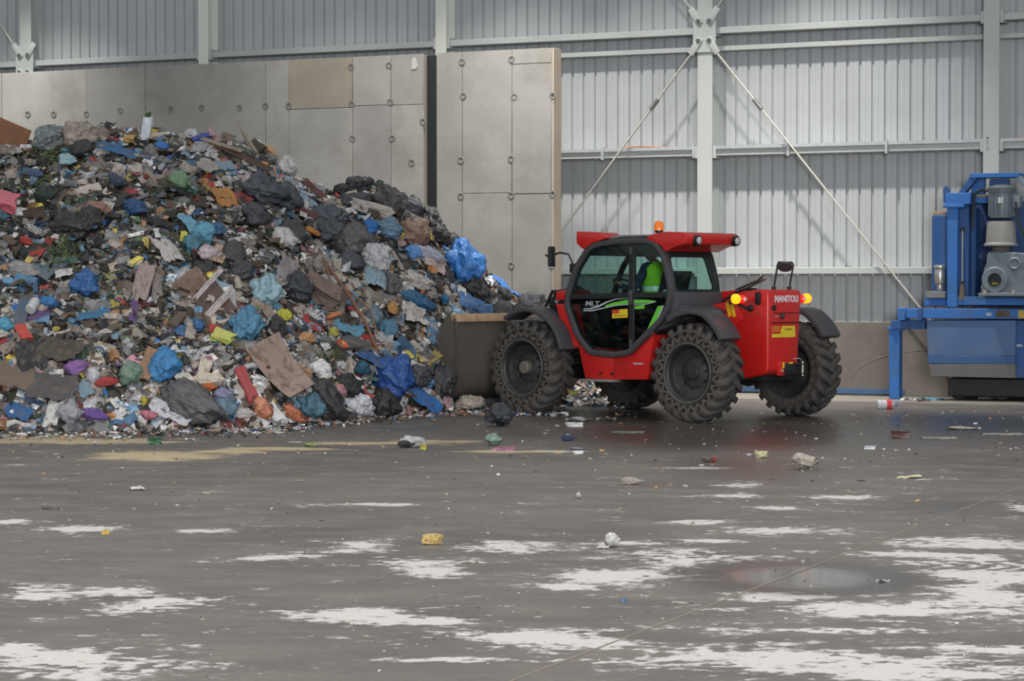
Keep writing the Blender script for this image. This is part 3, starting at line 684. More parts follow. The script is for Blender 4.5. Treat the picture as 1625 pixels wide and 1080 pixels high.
# hitch
ht = MB().box((-2.14,-0.16,0.58),(-2.04,0.16,0.72)).box((-2.20,-0.14,0.70),(-2.04,0.0,0.715)).box((-2.20,-0.14,0.585),(-2.04,0.0,0.60)).build('tow_hitch', BK, TEL, bevel=0.008)
MB().box((-2.10,0.10,0.57),(-2.05,0.26,0.74)).build('hitch_plate', R_, TEL, bevel=0.01)
MB().cyl((-2.18,-0.11,0.56),(-2.18,-0.11,0.74),0.014).tube([(-2.18,-0.11,0.74),(-2.2,-0.03,0.78),(-2.16,0.06,0.775)], 0.006).build('hitch_pin', mat('zinc', (190,188,176), .35, .5), ht)
MB().box((-2.107,0.16,0.66),(-2.10,0.19,0.735)).box((-2.147,0.04,0.715),(-2.14,0.12,0.735)).build('yellow_mark', YEL, TEL)
MB().cyl((-2.10,0.21,0.63),(-2.125,0.21,0.63),0.018,n=10).build('hitch_bolt', mat('zinc', (190,188,176), .35, .5), TEL)
# rear view mirror hoop
hp = MB().tube([(-1.97,0.20,1.63),(-1.97,0.18,1.72),(-1.97,0.13,1.93),(-1.97,0.11,1.965),(-1.97,-0.16,1.965),(-1.97,-0.19,1.94),(-1.97,-0.13,1.72),(-1.97,-0.11,1.63)], 0.012, 8).build('mirror_hoop', BK, TEL, smooth=True)
md = MB().lathe([(0.0,-0.012),(0.09,-0.006),(0.095,0.0),(0.09,0.02),(0.0,0.045)], axis='Z', n=24).build('hoop_mirror', DK, TEL, smooth=True); md.location = (-1.99,0.0,1.905); md.rotation_euler = (0.5,0.45,0)
for y in (0.2,-0.11): MB().cyl((-1.97,y,1.60),(-1.97,y,1.665),0.028,n=12).build('hoop_foot', BK, TEL, bevel=0.005)
MB().tube([(-1.985,0.10,1.645),(-1.985,0.06,1.67),(-1.985,0.0,1.66),(-1.985,0.03,1.64)], 0.008).build('lifting_clip', mat('zinc', (190,188,176), .35, .5), TEL)
# side hose bracket and yellow marks
MB().tube([(-1.55,0.50,1.50),(-1.62,0.47,1.46),(-1.74,0.46,1.40),(-1.80,0.45,1.38)], 0.016).build('hose', BK, TEL)
MB().lathe([(0,0),(0.03,0.0),(0.045,0.03),(0.02,0.07),(0,0.07)], org=(-1.80,0.42,1.40), axis='Y', n=12).build('hose_port', BK, TEL, smooth=True)
for x0 in (-1.43, -1.50):
    MB().prism([(x0+0.01,1.46),(x0-0.035,1.475),(x0-0.085,1.30),(x0-0.04,1.285)], XZ(0.462), XZ(0.466)).build('yellow_stripe', mat('stripe_yellow', (232,186,30), .5), TEL)
MB().prism([(-1.10,1.42),(-1.32,1.46),(-1.60,1.52),(-1.66,1.26),(-1.5,1.1),(-1.1,1.1)], XZ(0.40), XZ(0.461)).build('side_panel', R_, TEL, bevel=0.012)
# tail lamps on arms
def tail(y0, xa, ya, out):
    a = MB().box((xa-0.02, min(y0, ya), 1.485), (xa+0.03, max(y0, ya), 1.53)).build('lamp_arm', R_, TEL, bevel=0.005)
    b = MB().box((xa-0.005, ya-0.02, 1.45), (xa+0.05, ya+0.14*out+0.0 if out > 0 else ya, 1.57) if out > 0 else (xa+0.05, ya+0.02, 1.57)).build('lamp_housing', BK, TEL, bevel=0.006)
    s1 = MB().lathe([(0,-0.05),(0.035,-0.047),(0.05,-0.03),(0.052,0.02),(0,0.02)], axis='X', n=18).build('tail_light', mat('tail_red', (220,30,26), .2, emit=(255,30,20), estr=1.0), TEL, smooth=True)
    s1.location = (xa-0.02, ya-out*0.015, 1.51)
    s2 = MB().lathe([(0,-0.06),(0.04,-0.055),(0.06,-0.03),(0.062,0.02),(0,0.02)], axis='X', n=18).build('indicator_light', mat('tail_amber', (255,120,10), .2, emit=(255,100,8), estr=5.0), TEL, smooth=True)
    s2.location = (xa-0.02, ya+out*0.10, 1.515)
    s3 = MB().lathe([(0,-0.02),(0.02,-0.018),(0.03,0.0)], axis='X', n=14).build('reflector', mat('refl_white', (235,200,205), .2), s1, smooth=True); s3.location = (-0.045, -0.01, 0)
tail(0.42, -1.86, 0.74, 1); tail(-0.22, -1.84, -0.50, -1)
# boom, engine hood on the far side, coupler
MB().prism([(-1.75,1.60),(-1.6,1.35),(0.9,1.10),(2.25,0.75),(2.3,0.92),(1.1,1.42),(-1.2,1.62)], XZ(-0.24), XZ(0.05)).build('boom', R_, TEL, bevel=0.02)
MB().prism(round_poly([(-0.95,0.75),(0.85,0.75),(0.95,1.25),(0.6,1.38),(-0.9,1.42)], .06), XZ(-1.05), XZ(-0.30)).build('engine_hood', R_, TEL, bevel=0.03)
MB().prism([(2.1,0.62),(2.35,0.55),(2.55,1.15),(2.45,1.25),(2.2,1.0)], XZ(-0.4), XZ(0.35)).build('tool_carriage', STL, TEL, bevel=0.015)
# tilt gear and hoses seen over the front fender
hb = MB().prism(round_poly([(0.92,1.30),(1.40,1.32),(1.42,1.50),(1.25,1.58),(0.94,1.58)], .05), XZ(0.30), XZ(0.66)).build('valve_block', BK, TEL, bevel=0.02)
for k in range(4):
    MB().tube([(0.95,0.35+0.08*k,1.56),(1.15,0.38+0.08*k,1.66-0.02*k),(1.40,0.36+0.08*k,1.60),(1.55,0.33+0.08*k,1.40)], 0.022).build('hose', BK, TEL, smooth=True)
MB().cyl((1.25,0.66,1.47),(1.25,0.69,1.47),0.025,n=10).build('bolt', LENS, TEL)
MB().prism([(0.86,1.50),(1.06,1.48),(1.06,1.60),(0.88,1.62)], XZ(0.45), XZ(0.90)).build('side_panel', R_, TEL, bevel=0.012)
# cable and stay behind the cab
MB().tube([(-1.15,0.20,1.47),(-1.35,0.22,1.58),(-1.52,0.18,1.64),(-1.70,0.2,1.63)], 0.014).tube([(-1.2,0.0,1.62),(-1.55,-0.02,1.74),(-1.62,-0.03,1.80)], 0.01).build('hose', BK, TEL, smooth=True)
MB().box((-1.62,-0.2,1.60),(-1.25,0.0,1.63)).build('boom_guide', BK, TEL)
MB().prism([(-1.25,1.62),(-1.60,1.76),(-1.58,1.79),(-1.2,1.66)], XZ(-0.15), XZ(-0.05)).build('stay', mat('stay_beige', (150,140,130), .6), TEL)
# bucket
BW = 1.21
pb = smooth_arc([(2.62,1.28),(2.60,0.9),(2.60,0.45),(2.68,0.26),(2.90,0.15),(3.2,0.12),(3.6,0.10)], 5)
n_ = len(pb); inn = []
for i in range(n_):
    a = Vector(pb[max(0, i-1)]); b = Vector(pb[min(n_-1, i+1)]); d = (b-a).normalized(); inn.append(tuple(Vector(pb[i]) + Vector((-d.y, d.x))*0.025))
BKT = MB().prism(pb + inn[::-1], XZ(-BW), XZ(BW)).build('bucket', BUCK, TEL); tag(BKT, 'scuffed grey steel bucket')
ep = [(2.60,1.27),(2.78,1.28),(3.0,0.95),(3.24,0.50),(3.42,0.12),(3.2,0.12),(2.90,0.15),(2.68,0.26),(2.60,0.45)]
for y in (BW-0.03, -BW): MB().prism(ep, XZ(y), XZ(y+0.03)).build('end_plate', BUCK, BKT, bevel=0.006, seg=1)
tag(MB().box((2.55,-BW,1.19),(2.70,BW,1.30)).build('top_rim', mat('rim_worn', (186,156,124), .6, 0, .18, 6, dirt=(140,118,96), dirt_amt=.5, dscale=4), BKT, bevel=0.01), 'worn tan top rim')
for y in (): MB().box((2.55, y-0.03, 0.4), (2.6, y+0.03, 1.2)).build('rib', BUCK, BKT, bevel=0.006, seg=1)
MB().box((2.585,BW-0.035,0.40),(2.605,BW+0.012,1.24)).build('highlight_strip', mat('edge_highlight', (108,104,98), .4, .4), BKT, bevel=0.004)  # added pale strip, painted highlight along the bucket's rear corner

# ------------------------------------------------------------------ driver
def skin_figure(name, joints, edges, m, parent=None, sub=2, root=0):
    me = bpy.data.meshes.new(name); me.from_pydata([j[0] for j in joints], edges, [])
    o = bpy.data.objects.new(name, me); C.objects.link(o)
    md = o.modifiers.new('skin', 'SKIN'); md.use_smooth_shade = True
    for i, j in enumerate(joints):
        r = j[1]; me.skin_vertices[0].data[i].radius = (r, r) if not isinstance(r, tuple) else r
    me.skin_vertices[0].data[root].use_root = True
    o.modifiers.new('sub', 'SUBSURF').levels = sub; o.modifiers[-1].render_levels = sub
    bpy.context.view_layer.update()
    me2 = bpy.data.meshes.new_from_object(o.evaluated_get(bpy.context.evaluated_depsgraph_get())); me2.name = name
    bpy.data.objects.remove(o); me2.materials.clear(); me2.materials.append(m)
    return link(name, me2, parent)
MT = Matrix.Translation(TO) @ Matrix.Rotation(TA, 4, 'Z')
DRV = empty('person', MT @ Vector((-0.40,0.58,1.48)), TA, label='seated driver in dark cap, navy jacket and bright yellow-green safety vest inside the telehandler cab', cat='person')
NAVY = mat('navy_jacket', (34,48,72), .8, 0, .08, 8); HIV = mat('hi_vis', (150,215,40), .7, 0, .06, 8); SK = mat('skin', (150,110,90), .6); TR = mat('trousers', (40,46,56), .85)
J = [((0,0,0.06),0.15), ((0.02,0,0.22),0.145), ((0.03,0,0.38),0.165), ((0.05,0,0.475),0.085), ((0.07,0,0.54),0.06),
     ((0.03,0.19,0.42),0.075), ((0.10,0.27,0.20),0.055), ((0.34,0.20,0.16),0.045), ((0.44,0.16,0.20),0.032),
     ((0.03,-0.19,0.42),0.075), ((0.10,-0.27,0.20),0.055), ((0.34,-0.20,0.16),0.045), ((0.44,-0.16,0.20),0.032),
     ((0.05,0.10,0.02),0.09), ((0.46,0.13,0.02),0.07), ((0.56,0.13,-0.34),0.05), ((0.05,-0.10,0.02),0.09), ((0.46,-0.13,0.02),0.07), ((0.56,-0.13,-0.34),0.05)]
Ed = [(0,1),(1,2),(2,3),(3,4),(2,5),(5,6),(6,7),(7,8),(2,9),(9,10),(10,11),(11,12),(0,13),(13,14),(14,15),(0,16),(16,17),(17,18)]
skin_figure('body', J, Ed, NAVY, DRV)
# vest: a shell around the trunk
vs = []; rows = [(0.04,0.165,0.185,0.0),(0.16,0.16,0.185,0.015),(0.28,0.17,0.20,0.03),(0.38,0.165,0.215,0.04),(0.46,0.13,0.19,0.045),(0.50,0.085,0.11,0.05)]
vm = MB(); n = 24
for z, rx, ry, cx_ in rows:
    for k in range(n):
        a = 2*math.pi*k/n; vs.append((cx_+rx*math.cos(a), ry*math.sin(a), z))
vm.add(vs, [(i*n+k, i*n+(k+1) % n, (i+1)*n+(k+1) % n, (i+1)*n+k) for i in range(len(rows)-1) for k in range(n)])
vm.build('safety_vest', HIV, DRV, smooth=True)
bd = MB(); vs = []
for z in (0.13, 0.19):
    for k in range(n):
        a = 2*math.pi*k/n; vs.append((0.01+0.172*math.cos(a), 0.195*math.sin(a), z))
bd.add(vs, [(k, (k+1) % n, n+(k+1) % n, n+k) for k in range(n)]).build('reflective_band', mat('reflective', (225,240,235), .3, emit=None), DRV, smooth=True)
# head
def head(parent, org):
    bm = bmesh.new(); bmesh.ops.create_icosphere(bm, subdivisions=4, radius=1.0)
    for v in bm.verts:
        x, y, z = v.co
        f = max(0, x)
        v.co = Vector((x*0.098, y*0.078*(1-0.18*max(0,-z)), z*0.122))
        if z < -0.2: v.co.x += 0.012*(-z); v.co.y *= 1-0.15*(-z-0.2)
        if x > 0.6:
            g = math.exp(-(y/0.16)**2)*math.exp(-((z+0.15)/0.2)**2); v.co.x += 0.028*g
            for sy in (-1,1): v.co.x -= 0.012*math.exp(-((y-sy*0.36)/0.16)**2)*math.exp(-((z-0.05)/0.12)**2)
            v.co.x += 0.006*math.exp(-(y/0.3)**2)*math.exp(-((z+0.5)/0.08)**2) - 0.005*math.exp(-(y/0.3)**2)*math.exp(-((z+0.6)/0.04)**2)
    me = bpy.data.meshes.new('head'); bm.to_mesh(me); bm.free(); me.materials.append(SK)
    me.polygons.foreach_set('use_smooth', [True]*len(me.polygons)); h = link('head', me, parent, org)
    for sy in (-1, 1):
        MB().lathe([(0,0.0),(0.02,0.002),(0.032,0.008),(0.028,0.014),(0,0.006)], axis='Y', n=14, org=(-0.005, sy*0.074, 0)).build('ear', SK, h, smooth=True)
        MB().lathe([(0.0,-0.012),(0.009,-0.006),(0.012,0),(0.009,0.006),(0.0,0.012)], n=10, org=(0.083, sy*0.03, 0.008)).build('eye', BK, h, smooth=True)
    cp = MB().lathe([(0.104,0.02),(0.106,0.06),(0.095,0.105),(0.06,0.135),(0.0,0.142)], n=24)
    cp.v = [(x, y*0.84, z) for x, y, z in cp.v]
    cp.prism(round_poly([(0.07,-0.075),(0.17,-0.05),(0.185,0),(0.17,0.05),(0.07,0.075)], .02), lambda a, b: (a, b, 0.045-(a-0.07)*0.25), lambda a, b: (a, b, 0.053-(a-0.07)*0.25))
    cp.build('cap', mat('cap_dark', (30,30,34), .8), h, smooth=True)
    return h
hh = head(DRV, (0.10, 0, 0.625)); hh.rotation_euler = (0, 0.22, 0.1)
# hands closing on the wheel
for sy in (1, -1):
    J = [((0.44,sy*0.16,0.20),0.026), ((0.48,sy*0.155,0.22),0.034), ((0.515,sy*0.15,0.235),0.030)]; Ed = [(0,1),(1,2)]
    for k in range(4):
        off = (k-1.5)*0.020; L1 = (0.030,0.034,0.032,0.024)[k]
        b = len(J); J += [((0.53,sy*0.15+off,0.245),0.010), ((0.53+L1,sy*0.15+off,0.240),0.009), ((0.53+L1,sy*0.15+off,0.240-L1),0.008)]; Ed += [(2,b),(b,b+1),(b+1,b+2)]
    b = len(J); J += [((0.49,sy*0.12,0.215),0.012), ((0.52,sy*0.105,0.205),0.010)]; Ed += [(1,b),(b,b+1)]
    skin_figure('hand', J, Ed, SK, DRV, 1)
# ------------------------------------------------------------------ blue sorting machine against the wall
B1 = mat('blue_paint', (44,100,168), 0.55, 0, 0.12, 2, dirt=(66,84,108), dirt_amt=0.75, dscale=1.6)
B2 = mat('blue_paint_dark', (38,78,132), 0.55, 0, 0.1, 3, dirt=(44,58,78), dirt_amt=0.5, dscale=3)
GM = mat('gear_grey', (104,116,124), 0.5, 0.1, 0.08, 6, dirt=(84,88,88), dirt_amt=0.6, dscale=5)
DKM = mat('under_dark', (42,44,46), 0.8, 0, 0.15, 5)
BM = empty('sorting_machine', kind=None, label='large blue steel waste machine with grey gear motor standing by the steel wall at right', cat='machine')
OFF = 1.1
BM.matrix_world = Matrix.Translation(WP + WN*OFF + WD*12.3) @ Matrix.Rotation(-TH, 4, 'Z')
def bp(px, py, off=0.0):
    s, h = wall_at(px, py, OFF+off); return (s-12.3, h)
def bbox(name, px0, py0, px1, py1, m, f=0.0, b=0.8, bevel=0.008, parent=None):
    """f: how far the front stands out, b: depth behind; pixel corners measured on the front plane"""
    x0, z1 = bp(px0, py0, f); x1, z0 = bp(px1, py1, f)
    return MB().box((x0, -f, max(0, z0)), (x1, b, z1)).build(name, m, parent or BM, bevel=bevel, seg=1)
bbox('support_leg', 1411, 523, 1427, 633, B1, 0.0, 0.16)
bbox('leg_cap', 1408, 518, 1430, 524, B1, 0.02, 0.2)
bbox('cross_beam', 1414, 508, 1468, 522, B2, 0.05, 0.15)
bbox('front_beam', 1427, 489, 1790, 507, B1, 0.15, 0.02)
bbox('beam_end_plate', 1424, 488, 1436, 508, B1, 0.18, 0.05)
bbox('beam_flange', 1457, 488, 1463, 508, B2, 0.18, 0.05)
# hopper with sloped foot
def ppoly(name, pts, m, f=0.0, b=0.8, bevel=0.008, parent=None):
    q = [bp(x, y, f) for x, y in pts]
    return MB().prism(q, lambda a, z: (a, -f, z), lambda a, z: (a, b, z)).build(name, m, parent or BM, bevel=bevel, seg=1)
ppoly('hopper_upper', [(1470,508),(1612,508),(1611,564),(1472,564)], mat('blue_dust', (70,98,138), .6, 0, .08, 2, dirt=(92,104,120), dirt_amt=.7, dscale=1.2), 0.12, 1.0)
ppoly('hopper_band', [(1472,564),(1611,564),(1611,577),(1474,577)], mat('blue_band', (50,84,128), .6, 0, .1, 3), 0.13, 0.9)
ppoly('hopper_lower', [(1474,577),(1611,577),(1611,600),(1477,597)], mat('dusty_grey', (98,97,96), .7, 0, .1, 3, dirt=(70,86,108), dirt_amt=.4, dscale=2), 0.13, 0.9)
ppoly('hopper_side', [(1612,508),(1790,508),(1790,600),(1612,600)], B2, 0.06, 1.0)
bbox('type_plate', 1613, 546, 1622, 550, mat('plate_pale', (150,160,176), .5), 0.07, -0.05, 0)
bbox('undercarriage', 1504, 600, 1790, 633, DKM, -0.1, 0.9)
for px in (1518, 1586):
    s, h = bp(px, 618, -0.1); MB().cyl((s, 0.2, 0.16), (s, 0.30, 0.16), 0.15, n=20).build('roller', DKM, BM, bevel=0.01)
# deck and pump
bbox('deck_beam', 1466, 470, 1790, 486, B1, 0.0, 0.8)
bbox('deck_rail', 1516, 470, 1790, 485, B1, 0.12, 0.0)
bbox('post', 1503, 306, 1519, 487, B1, 0.14, 0.02)
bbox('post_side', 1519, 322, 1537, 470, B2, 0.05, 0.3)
bbox('post_cap', 1500, 306, 1540, 324, B1, 0.17, 0.2)
bbox('cap_plate', 1496, 324, 1530, 329, B1, 0.19, 0.2)
ppoly('lifting_eye', [(1497,322),(1496,300),(1499,295),(1504,295),(1507,300),(1508,322)], B2, 0.10, -0.07)
ppoly('diagonal_strut', [(1520,306),(1541,277),(1552,281),(1530,308)], B2, 0.14, -0.02)
bbox('top_beam', 1539, 275, 1616, 281, B1, 0.16, 0.2)
ppoly('top_hip', [(1614,276),(1650,310),(1650,322),(1610,282)], mat('hip_grey', (110,125,135), .6), 0.14, 0.1)
bbox('frame_panel', 1541, 282, 1562, 308, B1, 0.0, 0.1)
bbox('frame_panel', 1570, 284, 1600, 304, B2, 0.0, 0.1)
bbox('collar', 1546, 312, 1570, 322, B1, 0.05, 0.4)
bbox('collar_band', 1546, 309, 1572, 312, mat('tan_band', (140,128,110), .7), 0.06, 0.4, 0.002)
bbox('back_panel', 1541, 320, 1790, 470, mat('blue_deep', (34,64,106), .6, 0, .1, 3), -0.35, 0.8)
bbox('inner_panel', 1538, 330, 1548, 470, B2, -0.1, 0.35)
bbox('name_plate', 1545, 404, 1556, 409, mat('plate_pale', (150,160,176), .5), -0.34, 0.36, 0)
# blue tank behind the post
s0, z0 = bp(1484, 462); s1, z1 = bp(1484, 337)
MB().lathe([(0.0, z0), (0.19, z0), (0.19, z1-0.05), (0.16, z1-0.03), (0.0, z1-0.03)], org=(s0+0.06, 0.30, 0), n=32).build('blue_tank', B2, BM, smooth=True)
MB().cyl((s0+0.05, 0.30, z1-0.04), (s0+0.05, 0.30, z1+0.02), 0.165, n=28).build('tank_lid', mat('tan_lid', (140,122,100), .8), BM, bevel=0.006)
# pump: block and silver motor
bbox('pump_block', 1469, 462, 1500, 473, mat('block_grey', (112,112,114), .6), 0.10, 0.1)
s, z0 = bp(1490, 461, 0.05); _, z1 = bp(1490, 420, 0.05)
MB().cyl((s, 0, z0), (s, 0, z0+0.10), 0.05, n=16).cyl((s, 0, z0+0.10), (s, 0, z1-0.06), 0.078, n=24).build('pump_motor', mat('motor_silver', (176,172,166), .3, .6), BM, bevel=0.01)
MB().cyl((s, 0, z1-0.06), (s, 0, z1), 0.09, n=24).build('motor_cap', mat('motor_silver', (176,172,166), .3, .6), BM, bevel=0.015)
# hydraulic rod
s, z0 = bp(1527, 446, 0.08); _, z1 = bp(1527, 366, 0.08)
MB().cyl((s, -0.08, z0), (s, -0.08, z1), 0.014, n=10).build('hydraulic_rod', mat('rod_bright', (165,170,172), .3, .6), BM)
MB().cyl((s, -0.08, z1), (s, -0.08, z1+0.05), 0.03, n=10).cyl((s, -0.08, z0-0.04), (s, -0.08, z0), 0.026, n=10).build('rod_end', DKM, BM)
MB().cyl((s, -0.08, z0-0.27), (s, -0.08, z0-0.04), 0.06, 0.03, n=10).build('rod_foot', mat('rusty', (92,80,74), .8), BM)
# gear motor
def ax(px, py, f): s_, h_ = bp(px, py, f); return s_, h_
s, zt = ax(1590, 296, 0.2); _, zb = ax(1590, 346, 0.2)
gm = MB().cyl((s, -0.2, zb), (s, -0.2, zt-0.02), 0.17, n=28)
gm.build('gear_motor', GM, BM, bevel=0.01)
for k in range(18):
    a = 2*math.pi*k/18; d = Vector((math.cos(a), math.sin(a), 0)); t = Vector((-d.y, d.x, 0))*0.008
    MB().frame_box(Vector((s, -0.2, zb+0.03)) + d*0.165 - t/2, d*0.028, t, Vector((0, 0, zt-zb-0.12))).build('cooling_fin', GM, BM)
MB().lathe([(0.19, zt-0.09), (0.20, zt-0.02), (0.185, zt+0.0), (0.08, zt+0.03), (0, zt+0.03)], org=(s, -0.2, 0), n=28).build('fan_cowl', mat('cowl_dark', (84,92,96), .5), BM, smooth=True)
bx0, bz1 = ax(1584, 313, 0.38); bx1, bz0 = ax(1591, 322, 0.38)
MB().box((bx0, -0.385, bz0), (bx1, -0.36, bz1)).build('motor_label', mat('label_lt', (190,190,180), .5), BM)
MB().box((s+0.17, -0.30, zb+0.14), (s+0.28, -0.12, zb+0.32)).build('terminal_box', GM, BM, bevel=0.01)
_, c1 = ax(1590, 351, 0.2); _, c0 = ax(1590, 390, 0.2)
MB().lathe([(0, c1), (0.19, c1), (0.20, c1-0.03), (0.215, c0+0.05), (0.245, c0+0.02), (0.245, c0), (0, c0)], org=(s-0.01, -0.2, 0), n=4 if False else 26).build('bell_housing', mat('bell_grey', (128,128,124), .55, 0, .08, 5), BM, smooth=True)
MB().cyl((s-0.01, -0.2, c0-0.08), (s-0.01, -0.2, c0), 0.13, n=20).build('shaft_neck', mat('rusty', (92,80,74), .8), BM)
ppoly('gearbox', [(1566,402),(1572,398),(1608,400),(1640,402),(1640,466),(1556,466),(1556,452),(1561,446),(1560,428),(1565,418)], GM, 0.38, 0.0, 0.02)
gs, gz = ax(1579, 444, 0.4)
MB().lathe([(0, -0.385), (0.09, -0.385), (0.10, -0.43), (0.17, -0.435), (0.19, -0.42), (0.19, -0.38)], org=(gs, 0, gz), axis='Y', n=32).build('bearing_flange', GM, BM, smooth=True)
MB().lathe([(0, -0.40), (0.075, -0.40), (0.085, -0.44), (0.095, -0.44)], org=(gs, 0, gz), axis='Y', n=24).build('shaft_hole', DKM, BM, smooth=True)
for k in range(3): MB().cyl((gs-0.03+0.03*k, -0.41, gz-0.05), (gs-0.03+0.03*k, -0.405, gz-0.05), 0.012, n=6).build('yellow_mark', mat('ymark', (200,180,50), .5), BM)
gs2, gz2 = ax(1610, 418, 0.4)
MB().lathe([(0, -0.40), (0.05, -0.40), (0.07, -0.42), (0.10, -0.40), (0.10, -0.37)], org=(gs2, 0, gz2), axis='Y', n=20).build('bearing_flange', GM, BM, smooth=True)
for px in (1563, 1608):
    a, z = ax(px, 462, 0.42); MB().cyl((a, -0.43, z-0.05), (a, -0.43, z+0.02), 0.03, n=6).build('foot_bolt', mat('zinc', (190,188,176), .35, .5), BM)
bbox('gearbox_foot', 1552, 464, 1640, 470, GM, 0.45, 0.0)
h0 = ax(1544, 330, 0.1); h1 = ax(1548, 306, 0.1); h2 = ax(1560, 300, 0.15); h3 = ax(1574, 305, 0.2)
MB().tube([(h0[0], -0.1, h0[1]-0.3), (h0[0], -0.1, h0[1]), (h1[0], -0.1, h1[1]), (h2[0], -0.15, h2[1]), (h3[0], -0.2, h3[1])], 0.02, 8).build('hose', DKM, BM, smooth=True)
h0 = ax(1612, 320, 0.3); h1 = ax(1616, 352, 0.3); h2 = ax(1628, 380, 0.3)
MB().tube([(h0[0], -0.3, h0[1]), (h1[0], -0.3, h1[1]), (h2[0], -0.3, h2[1])], 0.016, 8).build('hose', DKM, BM, smooth=True)
bbox('maker_plate', 1565, 496, 1574, 501, mat('plate_pale', (150,160,176), .5), 0.155, -0.14, 0)
bbox('yellow_plate', 1616, 492, 1640, 505, mat('plate_yellow', (180,150,60), .6), 0.155, -0.14, 0)
bbox('rust_stain', 1580, 492, 1602, 503, mat('rust_br', (84,74,66), .8, 0, .2, 8), 0.153, -0.14, 0)
# ------------------------------------------------------------------ waste heap
def interp(x, pts):
    if x <= pts[0][0]: return pts[0][1]
    for (a, va), (b, vb) in zip(pts, pts[1:]):
        if x <= b: return va + (vb-va)*(x-a)/(b-a)
    return pts[-1][1]
FOOT = [(-500,26.5),(0,27.3),(200,27.5),(400,28.2),(500,29.2),(600,30.5),(690,31.9),(715,33.0),(760,34.0),(860,34.6),(960,35.2)]
TOPY = [(-500,200),(0,222),(60,228),(110,214),(150,208),(250,216),(330,224),(400,238),(430,252),(470,288),(510,312),(545,314),(575,300),(605,304),(650,335),(680,352),(705,380),(735,402),(765,438),(800,466),(830,482),(860,500),(890,560),(930,622),(960,640)]
CRST = [(-500,33.5),(0,33.8),(400,34.4),(600,35.2),(700,35.6),(760,35.6),(860,35.8),(960,36.0)]
def ztop(px):
    Zc = interp(px, CRST); return max(0.03, EYE + (450-interp(px, TOPY))/FPX*Zc)
def heap_h(px, v):
    """v 0 at the foot, 1 at the crest, beyond 1 the back slope"""
    Hc = ztop(px)
    if v <= 1: return Hc*(0.10*min(1, v*12) + 0.90*(0.62*v + 0.38*math.sin(v*math.pi/2)))
    return Hc*max(0.0, 1 - 0.10*(v-1) - 0.25*(v-1)**2)
def heap_p(px, v):
    Zf, Zc = interp(px, FOOT), interp(px, CRST); Z = Zf + (Zc-Zf)*v
    X = (px-812.5)/FPX*Z; h = heap_h(px, v)
    nz_ = noise.noise(Vector((X*0.9, Z*0.9, 3.3)))*0.20 + noise.noise(Vector((X*2.3, Z*2.3, 7.7)))*0.10
    h += nz_*min(1, v*4, ztop(px)/1.5)
    return Vector((X, Z, max(h, 0.0)))
def scr_y(p): return 450 - (p.z-EYE)*FPX/p.y
def find_v(px, py):
    lo, hi = 0.0, 1.0
    for _ in range(22):
        m = (lo+hi)/2
        if scr_y(heap_p(px, m)) > py: lo = m
        else: hi = m
    return (lo+hi)/2
def heap_frame(px, v):
    p = heap_p(px, v); a = heap_p(px+8, v)-heap_p(px-8, v); b = heap_p(px, min(1.2, v+0.03))-heap_p(px, max(0, v-0.03))
    n = a.cross(b).normalized()
    if n.y > 0 and n.z < 0.2: n = -n
    # soften towards the open side so pieces sit, not stand
    n = (n + Vector((0, -0.25, 0.25))).normalized()
    return p, n
HEAP = empty('waste_heap', (-3.5, 31, 0), kind=None, label='huge heap of mixed household waste piled against the concrete wall', cat='waste heap')
def to_heap(o):
    o.parent = HEAP; o.matrix_parent_inverse = HEAP.matrix_world.inverted()
bpy.context.view_layer.update()
# core of the heap
mb = MB(); NU, NV = 190, 72
for i in range(NU):
    px = -480 + 1440*i/(NU-1)
    for k in range(NV): mb.v.append(tuple(heap_p(px, 1.9*k/(NV-1)) - Vector((0,0,0.05))))
mb.f = [(i*NV+k, (i+1)*NV+k, (i+1)*NV+k+1, i*NV+k+1) for i in range(NU-1) for k in range(NV-1)]
M_core2 = mat('heap_core_dirt', (62,54,46), 0.9, 0, 0.35, 9, 0.5, 12, dirt=(96,84,70), dirt_amt=0.8, dscale=6)
core = mb.build('waste_core', M_core2, None, smooth=True); core['kind'] = 'stuff'; to_heap(core)

rnd = random.Random(11)
def scrap_mat():
    m = bpy.data.materials.new('scrap_mix'); m.use_nodes = True; nt = m.node_tree; b = nt.nodes['Principled BSDF']
    a = nt.nodes.new('ShaderNodeAttribute'); a.attribute_name = 'tone'
    tc = nt.nodes.new('ShaderNodeTexCoord'); n = nt.nodes.new('ShaderNodeTexNoise'); n.inputs['Scale'].default_value = 14; n.inputs['Detail'].default_value = 5
    nt.links.new(tc.outputs['Object'], n.inputs['Vector'])
    r = nt.nodes.new('ShaderNodeMapRange'); r.inputs[1].default_value = .3; r.inputs[2].default_value = .7; r.inputs[3].default_value = .7; r.inputs[4].default_value = 1.2
    nt.links.new(n.outputs[0], r.inputs[0])
    x = nt.nodes.new('ShaderNodeMix'); x.data_type = 'RGBA'; x.blend_type = 'MULTIPLY'; x.inputs[0].default_value = 1
    nt.links.new(a.outputs['Color'], x.inputs[6]); nt.links.new(r.outputs[0], x.inputs[7]); nt.links.new(x.outputs[2], b.inputs['Base Color'])
    b.inputs['Roughness'].default_value = 0.55; return m
SCR = scrap_mat()
